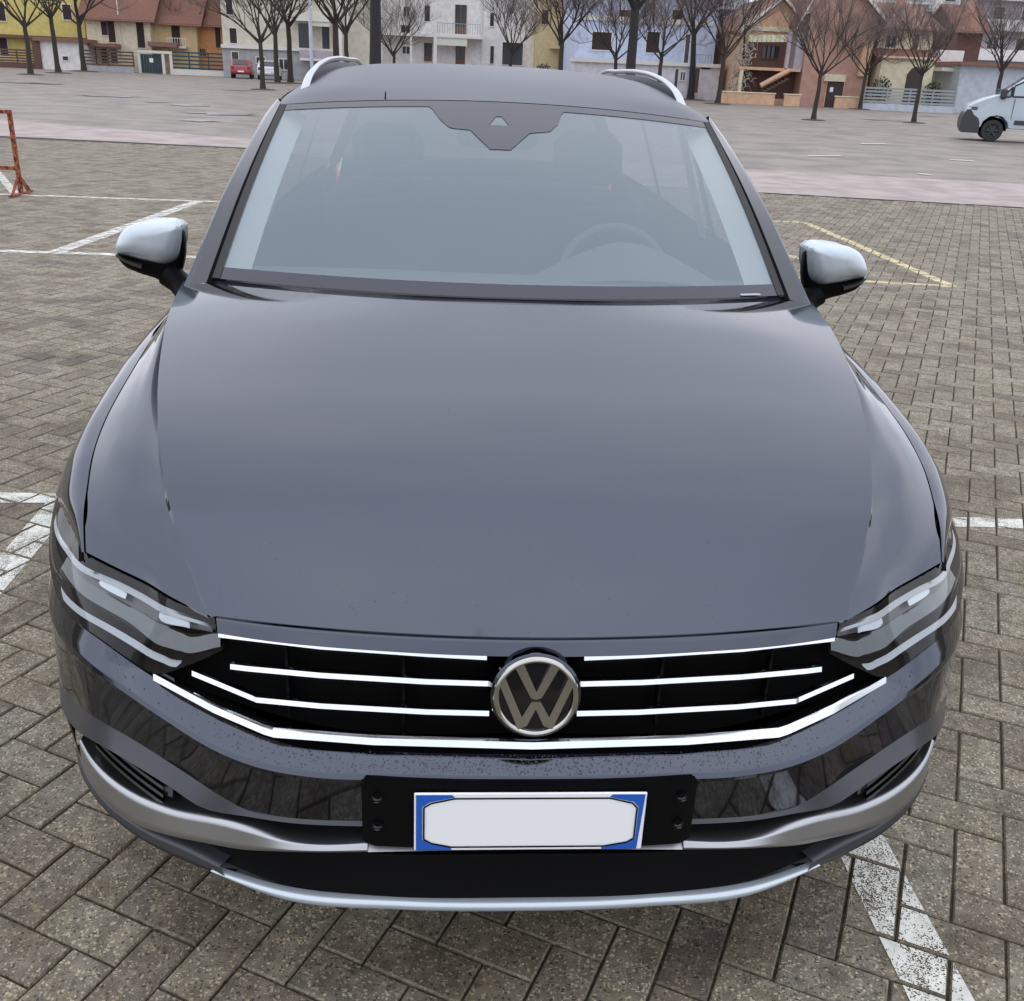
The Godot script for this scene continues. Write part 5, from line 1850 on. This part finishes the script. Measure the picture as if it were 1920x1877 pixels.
	roof_across(h, q[1] - 0.5, q[2], ev, z, 12.0, 3.4, M.roof_tile, M.stone_white, 0.30)
	window(h, rect(1548, 152, 1579, 200, z), z, "hole", M.wall_apricot)
	slab(h, "gate_lintel", rect(1545, 140, 1584, 152, z), z + 0.25, z, M.wall_butter)
	slab(h, "gate_leaf", rect(1549, 154, 1578, 202, z), z + 0.10, z, M.shutter)
	slab(h, "notice", rect(1555, 164, 1561, 172, z), z + 0.14, z + 0.10, M.plate_white)
	slab(h, "corner_strip", rect(1612, 80, 1630, 140, z), z + 0.3, z, M.wall_apricot)
	# low apricot walls
	for w in [[1346, 1452, "low apricot garden wall in front of the gable house stair"], [1470, 1500, "short apricot wall piece beside the garden gate of the gable house"], [1566, 1616, "low apricot wall between salmon house and the fence"]]:
		z = -76.0
		var wr := rect(w[0], 182, w[1], 200, z)
		var wl := thing("garden_wall", w[2], "wall", Vector3((wr[0] + wr[1]) / 2, 0, z))
		var wg := Geo.new()
		wg.bbox(Vector3(wr[0], -0.02, z - 0.2) - wl.position, Vector3(wr[1], 0.75, z) - wl.position, 0.02)
		part(wg, "masonry", M.wall_apricot, wl)
		var cp := Geo.new()
		cp.bbox(Vector3(wr[0] - 0.05, 0.75, z - 0.26) - wl.position, Vector3(wr[1] + 0.05, 0.83, z + 0.06) - wl.position, 0.02)
		part(cp, "coping", M.wall_butter, wl)
	# butter-coloured arcade house
	z = -79.0
	ev = rect(1640, 62, 1790, 190, z)[3]
	q = house("arcade_house", "butter yellow house with an arched doorway and two low tiled roofs", 1640, 1742, z, ev, 10.0, M.wall_butter)
	h = q[0]
	roof_along(h, q[1], q[2], ev, z, 10.0, 1.8, M.roof_brown)
	var pr := rect(1640, 98, 1745, 112, z)
	var pg := Geo.new()
	pg.quad(Vector3(pr[0] - 0.4, pr[2], z + 1.6) - h.position, Vector3(pr[1] + 0.2, pr[2], z + 1.6) - h.position, Vector3(pr[1] + 0.2, pr[3] + 0.2, z) - h.position, Vector3(pr[0] - 0.4, pr[3] + 0.2, z) - h.position)
	part(pg, "porch_roof", M.roof_tile, h)
	slab(h, "porch_wall", rect(1646, 112, 1745, 205, z + 1.4), z + 1.4, z, M.wall_butter)
	var ar := rect(1698, 128, 1726, 180, z + 1.4)
	var ap := PackedVector2Array([Vector2(ar[0], 0.3), Vector2(ar[1], 0.3)])
	for k in 9: ap.append(Vector2(lerpf(ar[1], ar[0], k / 8.0), ar[3] - 0.55 + 0.55 * sin(PI * k / 8.0)))
	var ag := Geo.new()
	ag.prism(ap, Transform3D(Basis(), Vector3(0, 0, z + 1.405) - h.position), 0.03)
	part(ag, "arched_door", M.shutter, h)
	for w in [[1712, 66, 1722, 96, "hole"], [1660, 68, 1680, 88, "pane"]]:
		window(h, rect(w[0], w[1], w[2], w[3], z), z, w[4], M.wall_butter)
	downpipe(h, 1682, 80, z, 6.0)
	fence("panel_fence", "grey panel fence on a low wall before the arcade house", 1628, 1802, -75.5, 1.55, M.railing_grey, M.wall_silver, 1.4)
	# small white house and grey garage to the right
	z = -82.0
	q = house("small_white_house", "small white house with a dark carport beside the arcade house", 1752, 1806, z, rect(1752, 100, 1806, 190, z)[3], 7.0, M.wall_white)
	h = q[0]
	slab(h, "carport_roof", rect(1766, 128, 1822, 134, z + 3.0), z + 3.0, z, M.stone_white)
	window(h, rect(1770, 138, 1802, 176, z), z, "hole")
	z = -78.0
	q = house("grey_garage", "pale grey garage with a slanting roof behind the parked van", 1806, 2010, z, rect(1806, 132, 2010, 205, z)[3], 8.0, M.wall_silver)
	h = q[0]
	slab(h, "roof_slab", [q[1] - 0.3, q[2] + 0.3, rect(1806, 132, 2010, 205, z)[3], rect(1806, 132, 2010, 205, z)[3] + 0.25], z + 0.5, z - 8.2, M.roof_brown)
	z = -88.0
	q = house("brick_house", "dark brick house standing between the carport and the garage", 1788, 1834, z, 6.3, 6.0, M.wall_brick)
	roof_along(q[0], q[1], q[2], 6.3, z, 6.0, 1.8, M.roof_tile)
	# tall blocks behind everything
	z = -118.0
	q = house("white_tower", "tall white apartment block with dark balconies behind the arcade house", 1588, 1780, z, 19.0, 12.0, M.wall_white)
	h = q[0]
	for k in 4:
		for c in 5:
			var x0: float = lerpf(q[1], q[2], c / 5.0) + 0.6
			window(h, [x0, x0 + 1.1, 4.3 + 3.1 * k, 6.3 + 3.1 * k], z, "closed" if (c + k) % 3 else "hole")
		balcony(h, [q[1] + 3.0, q[2] - 3.4, 4.0 + 3.1 * k, 5.0 + 3.1 * k], z, 1.3, M.wall_mauve, true)
	z = -122.0
	q = house("mauve_tower", "tall mauve grey apartment block at the end of the street beyond the van", 1782, 2100, z, 20.0, 12.0, M.wall_mauve)
	h = q[0]
	for k in 5:
		for c in 6:
			var x0: float = lerpf(q[1], q[2], c / 6.0) + 0.6
			window(h, [x0, x0 + 1.3, 2.3 + 3.1 * k, 4.3 + 3.1 * k], z, "hole" if (c + k) % 2 else "pane")
		balcony(h, [q[1] + 1.0, q[2] - 4.4, 2.0 + 3.1 * k, 3.0 + 3.1 * k], z, 1.3, M.wall_white, true)
	z = -124.0
	q = house("pale_tower", "tall pale apartment block rising behind the blue house roof", 1000, 1310, z, 15.0, 12.0, M.wall_lilac)
	h = q[0]
	for k in 4:
		for c in 7:
			var x0: float = lerpf(q[1], q[2], c / 7.0) + 0.6
			window(h, [x0, x0 + 1.2, 2.3 + 3.1 * k, 4.2 + 3.1 * k], z, "hole" if (c + k) % 2 else "closed")
	# lamp post and small white bollard near the left row of trees
	var lpz := -70.0
	var lp := on_z(585, 130, lpz)
	var lamp := thing("lamp_post", "slim pale grey lamp post in front of the cream apartment block", "lamp post", Vector3(lp.x, 0, lpz))
	var lg := Geo.new()
	lg.tube([Vector3(0, -0.02, 0), Vector3(0, 1.0, 0), Vector3(0, 7.6, 0)], [0.11, 0.10, 0.06], 8)
	part(lg, "post", M.wall_silver, lamp)
	var la := Geo.new()
	la.tube([Vector3(0, 7.5, 0), Vector3(0.3, 7.8, 0.3), Vector3(0.9, 7.9, 0.9)], [0.05], 6)
	part(la, "arm", M.wall_silver, lamp)
	var lh := Geo.new()
	lh.bbox(Vector3(-0.3, -0.08, -0.14), Vector3(0.3, 0.06, 0.14), 0.05, Transform3D(Basis(Vector3.UP, -PI / 4), Vector3(1.1, 7.9, 1.1)))
	part(lh, "lantern", M.wall_silver, lamp)
	for b in [[517, 149, "small white bollard beside the thin tree at the yard edge"]]:
		var p := on_ground(b[0], b[1])
		var bo := thing("bollard", b[2], "bollard", p)
		var bg := Geo.new()
		bg.lathe([Vector2(0.11, -0.02), Vector2(0.10, 0.9), Vector2(0.07, 0.98), Vector2(0.001, 1.0)], Transform3D(Basis(Vector3.RIGHT, -PI / 2), Vector3.ZERO), 12)
		part(bg, "shaft", M.stone_white, bo)

# ---------------------------------------------------------------- bare winter trees
func grow(g: Geo, at: Vector3, dir: Vector3, length: float, r: float, level: int, rng: RandomNumberGenerator, fine: Geo) -> void:
	var path := [at]
	var rad := [r]
	var p := at
	var d := dir
	var n := 4 if level < 2 else 3
	for k in n:
		d = (d + Vector3(rng.randf_range(-0.16, 0.16), rng.randf_range(-0.04, 0.14), rng.randf_range(-0.16, 0.16))).normalized()
		p = p + d * length / n
		path.append(p)
		rad.append(r * lerpf(1.0, 0.35 if level < 3 else 0.5, float(k + 1) / n))
	(g if level < 2 else fine).tube(path, rad, 5 if level < 2 else 3, false)
	if level >= 3:
		return
	var kids: int = [7, 6, 6][level]
	for k in kids:
		var t := rng.randf_range(0.30, 1.0)
		var i := mini(n - 1, int(t * n))
		var q: Vector3 = path[i].lerp(path[i + 1], t * n - i)
		var side := Vector3(rng.randf_range(-1, 1), rng.randf_range(-0.1, 0.6), rng.randf_range(-1, 1)).normalized()
		var nd := (d * 0.8 + side * 0.75).normalized()
		grow(g, q, nd, length * rng.randf_range(0.45, 0.7), maxf(0.0055, r * 0.42), level + 1, rng, fine)

func tree_meshes(sd: int, height: float, trunk_h: float, r: float, spread: float) -> Array:
	var rng := RandomNumberGenerator.new()
	rng.seed = sd
	var tr := Geo.new()
	var path := []
	var rad := []
	var p := Vector3(0, -0.05, 0)
	var lean := Vector3(rng.randf_range(-0.03, 0.03), 0, rng.randf_range(-0.03, 0.03))
	for k in 7:
		path.append(p)
		rad.append(r * (1.35 if k == 0 else lerpf(1.0, 0.72, k / 6.0)))
		p += Vector3(0, (trunk_h + 0.35) / 6, 0) + lean * trunk_h / 6 + Vector3(rng.randf_range(-0.03, 0.03), 0, rng.randf_range(-0.03, 0.03))
	tr.tube(path, rad, 9)
	var limbs := Geo.new()
	var twigs := Geo.new()
	var top: Vector3 = path[6]
	for k in 8:
		var a := TAU * k / 8 + rng.randf_range(-0.3, 0.3)
		var up := rng.randf_range(0.75, 1.7)
		var d := Vector3(cos(a) * spread, up, sin(a) * spread).normalized()
		grow(limbs, top + Vector3(0, rng.randf_range(-0.5, 0.0), 0), d, (height - trunk_h) * rng.randf_range(0.55, 0.72), r * 0.38, 0, rng, twigs)
	return [tr.mesh(), limbs.mesh(), twigs.mesh()]

func trees() -> void:
	var kinds := [tree_meshes(3, 7.5, 2.5, 0.15, 1.15), tree_meshes(14, 8.3, 2.8, 0.16, 1.0), tree_meshes(25, 7.0, 2.2, 0.13, 1.25), tree_meshes(36, 10.5, 4.2, 0.25, 0.95), tree_meshes(47, 7.2, 2.7, 0.15, 1.1), tree_meshes(58, 7.8, 2.4, 0.14, 0.9)]
	# base pixel, kind, size, distance (0: from the ground), bark, label
	var list := [
		[58, 140, 0, 1.0, 0.0, "bark", "bare tree in front of the yellow house, its trunk beside the white garage"],
		[110, 137, 4, 1.0, 0.0, "bark", "bare leaning tree in front of the white garage wall"],
		[158, 134, 2, 1.25, 0.0, "bark", "bare thick tree between the white garage and the cream house"],
		[383, 140, 2, 0.9, 0.0, "bark", "small bare tree before the orange house and the slatted fence"],
		[493, 168, 0, 1.0, 0.0, "bark", "bare round-crowned tree standing clear before the cream apartment block"],
		[521, 156, 5, 1.1, 0.0, "bark", "bare tree next to the white bollard"],
		[545, 156, 1, 1.05, 0.0, "bark", "slender bare tree right of the bollard tree, before the balconies"],
		[632, 165, 3, 0.85, -62.0, "bark", "tall bare tree with a forked dark trunk beside the lamp post"],
		[652, 160, 1, 1.2, -76.0, "bark", "thin straight bare tree behind the forked trunk"],
		[703, 160, 3, 1.15, -45.0, "bark_dark", "very dark thick tree trunk beside the white apartment house"],
		[740, 150, 2, 1.0, -78.0, "bark", "small bare tree in front of the white apartment balconies"],
		[956, 160, 4, 1.0, -80.0, "bark", "bare bushy tree at the end of the white apartment house"],
		[1047, 165, 3, 0.8, -72.0, "bark", "tall bare tree in front of the pale gold house"],
		[1150, 175, 2, 1.2, -74.0, "bark", "bare thin tree before the window of the blue house"],
		[1180, 180, 3, 1.0, -46.0, "bark_dark", "thick dark tree trunk before the blue house, behind the roof rail"],
		[1235, 170, 2, 1.25, -72.0, "bark", "bare tree in front of the second window of the blue house"],
		[1294, 187, 1, 1.2, 0.0, "bark_dark", "dark slim tree at the corner of the blue house"],
		[1345, 195, 5, 1.1, 0.0, "bark", "bare tree before the low apricot garden wall"],
		[1525, 225, 0, 1.0, 0.0, "bark", "big bare tree standing in the yard before the salmon house"],
		[1713, 230, 4, 0.95, 0.0, "bark", "big bare tree standing in the yard before the arcade house"],
		[1612, 205, 2, 0.9, 0.0, "bark", "small bare tree at the fence corner of the salmon house"],
		[1862, 218, 0, 1.0, 0.0, "bark", "bare tree rising behind the white van"],
	]
	for k in list.size():
		var t: Array = list[k]
		var p := on_ground(t[0], t[1])
		if t[4] != 0.0:
			p = on_z(t[0], t[1], t[4])
			p.y = 0.0
		var tr := thing("bare_tree", t[6], "tree", p, "bare trees round the yard")
		var s: float = t[3] * clampf(-p.z / 62.0, 0.72, 1.35) if t[4] == 0.0 else t[3]
		tr.scale = Vector3.ONE * s
		tr.rotation.y = k * 1.37
		var mm: Array = kinds[t[2]]
		put(mm[0], "trunk", M[t[5]], tr)
		var crown := put(mm[1], "crown", M[t[5]], tr)
		put(mm[2], "twigs", M.bark_dark if t[5] == "bark_dark" else M.twig, crown)
		var pit := Geo.new()
		var ring := PackedVector3Array()
		for e in 14: ring.append(Vector3(cos(TAU * e / 14) * 0.75, 0.004 / s, sin(TAU * e / 14) * 0.75))
		pit.dome(ring, Vector3(0, 0.05, 0), 2.0, 3)
		part(pit, "soil_mound", M.soil, tr)
	# pale dry climber beside the gable house
	var z := -79.0
	var c := on_z(1384, 190, z)
	var cl := thing("dry_climber", "pale dry bush of tangled stems beside the apricot gable house", "bush", Vector3(c.x, 0, z))
	var rng := RandomNumberGenerator.new()
	rng.seed = 91
	var g := Geo.new()
	for k in 260:
		var a := Vector3(rng.randf_range(-0.8, 0.8), rng.randf_range(0.0, 6.4), rng.randf_range(-0.5, 0.5))
		var d := Vector3(rng.randf_range(-0.6, 0.6), rng.randf_range(-0.7, 0.4), rng.randf_range(-0.4, 0.4))
		g.tube([a, a + d * 0.5 + Vector3(0, 0.12, 0), a + d], [0.05, 0.04, 0.015], 3, false)
	part(g, "stems", M.twig_pale, cl)
	var st := Geo.new()
	st.tube([Vector3(0, -0.02, 0), Vector3(0.1, 2.0, 0), Vector3(-0.1, 4.5, 0), Vector3(0.1, 6.6, 0)], [0.12, 0.10, 0.07, 0.03], 6)
	part(st, "main_stem", M.bark, cl)
	# round clipped shrub and hedge tufts by the arcade house
	for b in [[1652, 168, -77.5, 1.0, "round dark green shrub behind the panel fence"], [1750, 165, -77.3, 0.9, "dark evergreen shrub between the arcade house and the carport"], [1020, 118, -94.0, 1.0, "spiky dark green shrub in front of the pale gold house"]]:
		var p := on_z(b[0], b[1], b[2])
		var sh := thing("evergreen_shrub", b[4], "shrub", Vector3(p.x, 0, b[2]))
		var lg := Geo.new()
		for k in 500:
			var dir := Vector3(rng.randfn(), rng.randfn(), rng.randfn()).normalized() * pow(rng.randf(), 0.4)
			var q: Vector3 = Vector3(0, 1.1 * b[3] + 0.15, 0) + dir * Vector3(0.8, 1.1, 0.8) * b[3]
			var u := Vector3(rng.randfn(), rng.randfn(), rng.randfn()).normalized() * 0.10
			var v := u.cross(Vector3(rng.randfn(), rng.randfn(), rng.randfn())).normalized() * 0.06
			lg.quad(q - u, q - v, q + u, q + v)
		part(lg, "foliage", M.hedge, sh)
		var sg := Geo.new()
		sg.tube([Vector3(0, -0.02, 0), Vector3(0, 1.2, 0)], [0.06, 0.04], 6)
		part(sg, "stem", M.bark, sh)

# ---------------------------------------------------------------- other vehicles
func wheel(parent: Node3D, c: Vector3, r: float, width: float, turn: float, spokes := 5) -> void:
	var w := Node3D.new()
	w.name = "wheel"
	parent.add_child(w, true)
	var ax := Transform3D(Basis(Vector3.UP, turn), c)
	var t := Geo.new()
	t.lathe([Vector2(r * 0.64, -width / 2), Vector2(r * 0.93, -width / 2), Vector2(r, -width * 0.36), Vector2(r, width * 0.36), Vector2(r * 0.93, width / 2), Vector2(r * 0.64, width / 2), Vector2(r * 0.60, width * 0.3)], ax, 28)
	part(t, "tyre", M.rubber, w)
	var m := Geo.new()
	m.lathe([Vector2(r * 0.63, width * 0.3), Vector2(r * 0.5, width * 0.2), Vector2(0.001, width * 0.22)], ax, 24)
	for k in spokes:
		var a := TAU * k / spokes
		m.tube([ax * Vector3(0, 0, width * 0.34), ax * Vector3(cos(a) * r * 0.6, sin(a) * r * 0.6, width * 0.42)], [r * 0.11, r * 0.07], 5)
	part(m, "rim", M.van_trim if spokes == 6 else M.rim_metal, w)

# a body skin from a side outline: [along, y] pairs, rounded towards both flanks
func hull(outline: Array, half: float, tuck: float) -> Geo:
	var g := Geo.new()
	var rows := []
	var pts := []
	for p in outline: pts.append(Vector3(p[0], p[1], 0))
	pts.append(pts[0])
	var c := Vector3.ZERO
	for p in outline: c += Vector3(p[0], p[1], 0) / outline.size()
	for s in [[-1.0, 0.90], [-0.97, 0.965], [-0.88, 1.0], [0.88, 1.0], [0.97, 0.965], [1.0, 0.90]]:
		var row := PackedVector3Array()
		for p in pts:
			var k: float = lerpf(1.0, 1.0 - tuck, clampf((p.y - 0.95) / 0.9, 0, 1))
			row.append(Vector3(c.x + (p.x - c.x) * lerpf(1.0, s[1], 0.35), c.y + (p.y - c.y) * lerpf(1.0, s[1], 0.35), s[0] * half * k))
		rows.append(row)
	for k in rows.size() - 1: g.grid([rows[k], rows[k + 1]], false)
	var poly := PackedVector2Array()
	for e in [0, rows.size() - 1]:
		poly = PackedVector2Array()
		for j in pts.size() - 1: poly.append(Vector2(rows[e][j].x, rows[e][j].y))
		var id := Geometry2D.triangulate_polygon(poly)
		for k in range(0, id.size(), 3):
			g.tri(rows[e][id[k]], rows[e][id[k + 1]], rows[e][id[k + 2]])
	return g

func far_vehicles() -> void:
	# white van, nose to the left, side towards the yard
	var wp := on_ground(1855, 265)
	var van := thing("delivery_van", "white panel van with black bumper and black wheels parked side-on", "van", wp - Basis(Vector3.UP, -0.40) * Vector3(0, 0, 0.9))
	van.rotation.y = -0.40
	# outline: along (nose at -0.95), height
	var body := [[-0.93, 0.36], [-0.97, 0.62], [-0.95, 0.95], [-0.82, 1.14], [-0.42, 1.33], [-0.02, 1.46], [0.88, 2.14], [1.15, 2.30], [1.45, 2.42], [4.35, 2.46], [4.48, 2.38], [4.50, 0.55], [4.42, 0.42], [3.62, 0.42], [3.56, 0.62], [3.36, 0.80], [3.10, 0.84], [2.84, 0.80], [2.64, 0.62], [2.58, 0.42], [0.46, 0.42], [0.40, 0.62], [0.22, 0.78], [0.0, 0.83], [-0.22, 0.78], [-0.40, 0.62], [-0.46, 0.42]]
	part(hull(body, 1.0, 0.10), "body", M.van_white, van)
	var bm := hull([[-0.94, 0.24], [-1.02, 0.40], [-1.04, 0.62], [-1.0, 0.80], [-0.90, 0.98], [-0.78, 0.98], [-0.66, 0.82], [-0.50, 0.72], [-0.42, 0.55], [-0.40, 0.24]], 1.01, 0.0)
	part(bm, "front_bumper", M.van_trim, van)
	for s in [-1.0, 1.0]:
		var y: float = 1.012 * s
		var bar := Geo.new()
		bar.bbox(Vector3(0.62, 0.56, y - 0.02), Vector3(2.45, 0.70, y + 0.02), 0.012)
		part(bar, "side_strip", M.van_trim, van)
		# cab glass
		for gl in [[[0.10, 1.40], [0.36, 1.42], [0.36, 1.72]], [[0.41, 1.42], [1.16, 1.44], [1.16, 2.10], [0.98, 2.06], [0.41, 1.75]]]:
			var pl := PackedVector2Array()
			for p in gl: pl.append(Vector2(p[0], p[1]))
			var wg := Geo.new()
			var id := Geometry2D.triangulate_polygon(pl)
			for k in range(0, id.size(), 3):
				var tv := []
				for e in 3:
					var p2 := pl[id[k + e]]
					tv.append(Vector3(p2.x, p2.y, s * (1.006 * lerpf(1.0, 0.90, clampf((p2.y - 0.95) / 0.9, 0, 1)) + 0.006)))
				wg.tri(tv[0], tv[1], tv[2])
			part(wg, "side_window", M.van_glass, van)
			var edge := PackedVector2Array(pl)
			for k in edge.size():
				var p0 := edge[k]
				var p1 := edge[(k + 1) % edge.size()]
				var fr := Geo.new()
				var z0: float = s * (1.006 * lerpf(1.0, 0.90, clampf((p0.y - 0.95) / 0.9, 0, 1)) + 0.012)
				var z1: float = s * (1.006 * lerpf(1.0, 0.90, clampf((p1.y - 0.95) / 0.9, 0, 1)) + 0.012)
				fr.tube([Vector3(p0.x, p0.y, z0), Vector3(p1.x, p1.y, z1)], [0.028], 4)
				part(fr, "window_frame", M.van_trim, van)
		var mr := Geo.new()
		mr.bbox(Vector3(0.02, 1.34, s * 1.02 - 0.12), Vector3(0.22, 1.66, s * 1.02 + 0.12), 0.05)
		part(mr, "mirror", M.van_trim, van)
		var dh := Geo.new()
		dh.bbox(Vector3(1.26, 1.10, y - 0.03), Vector3(1.34, 1.32, y + 0.025), 0.02)
		part(dh, "door_handle", M.van_trim, van)
		for x in [0.50, 1.22, 2.42]:
			var se := Geo.new()
			se.box(Vector3(x - 0.008, 0.72, s * 1.001 - 0.008), Vector3(x + 0.008, 1.36, s * 1.001 + 0.006))
			part(se, "door_seam", M.van_trim, van)
		for wx in [0.0, 3.10]:
			var al := Geo.new()
			var r0 := PackedVector3Array()
			var r1 := PackedVector3Array()
			for k in 17:
				var an := PI * k / 16.0
				r0.append(Vector3(wx + cos(an) * 0.43, 0.34 + sin(an) * 0.43, s * 0.985)); r1.append(Vector3(wx + cos(an) * 0.43, 0.34 + sin(an) * 0.43, s * 0.55))
			al.grid([r0, r1])
			for k in 16:
				al.tri(Vector3(wx, 0.34, s * 0.75), Vector3(r1[k].x, r1[k].y, s * 0.75), Vector3(r1[k + 1].x, r1[k + 1].y, s * 0.75))
			part(al, "arch_liner", M.deep_black, van)
		var hl := Geo.new()
		hl.bbox(Vector3(-0.86, 0.92, s * 0.80 - 0.16), Vector3(-0.55, 1.10, s * 0.80 + 0.185), 0.04, Transform3D(Basis(), Vector3(0, 0, 0)))
		part(hl, "headlight", M.lamp_reflector, van)
		wheel(van, Vector3(0, 0.34, 0.90 * s), 0.34, 0.22, 0.0 if s > 0 else PI, 6)
		wheel(van, Vector3(3.10, 0.34, 0.90 * s), 0.34, 0.22, 0.0 if s > 0 else PI, 6)
	var ws := Geo.new()
	ws.quad(Vector3(-0.02, 1.475, 0.82), Vector3(-0.02, 1.475, -0.82), Vector3(0.85, 2.135, -0.74), Vector3(0.85, 2.135, 0.74))
	part(ws, "windscreen", M.van_glass, van)
	# three small cars
	for c in [[448, 147, -1.45, "paint_red", "small_red_car", "small red hatchback parked at the fence, tail to the yard"], [500, 150, -1.5, "paint_silver", "small_silver_car", "small pale silver hatchback parked behind the round-crowned tree"], [1845, 213, -0.2, "paint_navy", "small_navy_car", "small dark navy car half hidden behind the white van"]]:
		var p := on_ground(c[0], c[1])
		var s := thing(c[4], c[5], "car", Vector3(p.x, 0, p.z - 1.7))
		s.rotation.y = c[2]
		var ol := [[-1.85, 0.40], [-1.90, 0.62], [-1.82, 0.84], [-1.05, 0.96], [-0.35, 1.40], [0.25, 1.50], [1.20, 1.46], [1.70, 1.02], [1.90, 0.92], [1.92, 0.45], [1.82, 0.32], [-1.75, 0.30]]
		part(hull(ol, 0.85, 0.22), "body", M[c[3]], s)
		var gw := Geo.new()
		gw.quad(Vector3(1.275, 1.40, 0.56), Vector3(1.275, 1.40, -0.56), Vector3(1.70, 1.06, -0.66), Vector3(1.70, 1.06, 0.66))
		part(gw, "rear_window", M.window_dark, s)
		var gf := Geo.new()
		gf.quad(Vector3(-1.02, 1.00, 0.66), Vector3(-1.02, 1.00, -0.66), Vector3(-0.38, 1.40, -0.58), Vector3(-0.38, 1.40, 0.58))
		part(gf, "windscreen", M.window_dark, s)
		for e in [-1.0, 1.0]:
			var sw := Geo.new()
			sw.quad(Vector3(-0.80, 1.02, e * 0.845), Vector3(1.35, 1.02, e * 0.845), Vector3(1.05, 1.40, e * 0.725), Vector3(-0.25, 1.38, e * 0.725))
			part(sw, "side_window", M.window_dark, s)
			for x in [-1.2, 1.25]: wheel(s, Vector3(x, 0.30, e * 0.76), 0.30, 0.20, 0.0 if e > 0 else PI)
			var tl := Geo.new()
			tl.bbox(Vector3(1.80, 0.72, e * 0.64 - 0.13), Vector3(1.93, 0.96, e * 0.64 + 0.13), 0.03)
			part(tl, "rear_light", M.tail_red, s)
		var np := Geo.new()
		np.bbox(Vector3(1.905, 0.50, -0.26), Vector3(1.935, 0.61, 0.26), 0.005)
		part(np, "number_plate", M.plate_white, s)

# ---------------------------------------------------------------- rusty barrier at the left edge
func barrier() -> void:
	var b := thing("steel_barrier", "rust orange tubular steel barrier standing on the white bay line", "barrier", Vector3(-6.0, 0, -10.86))
	for x in [0.98, -1.0]:
		var p := Geo.new()
		p.bbox(Vector3(-0.022, 0.0, -0.022), Vector3(0.022, 0.90, 0.022), 0.004, Transform3D(Basis(), Vector3(x, 0, 0)))
		part(p, "post", M.rusty_paint, b)
		var f := Geo.new()
		for s in [-1.0, 1.0]:
			f.tube([Vector3(x, 0.22, 0), Vector3(x, 0.015, 0.26 * s)], [0.016], 5)
		f.bbox(Vector3(x - 0.025, -0.003, -0.30), Vector3(x + 0.025, 0.022, 0.30), 0.004)
		f.tube([Vector3(x, 0.22, 0), Vector3(x + 0.09 * signf(x), 0.015, 0.0)], [0.014], 5)
		part(f, "foot", M.rusty_paint, b)
	for y in [0.88, 0.285]:
		var r := Geo.new()
		r.bbox(Vector3(-0.98, y - 0.02, -0.018), Vector3(0.96, y + 0.02, 0.018), 0.004)
		part(r, "rail", M.rusty_paint, b)
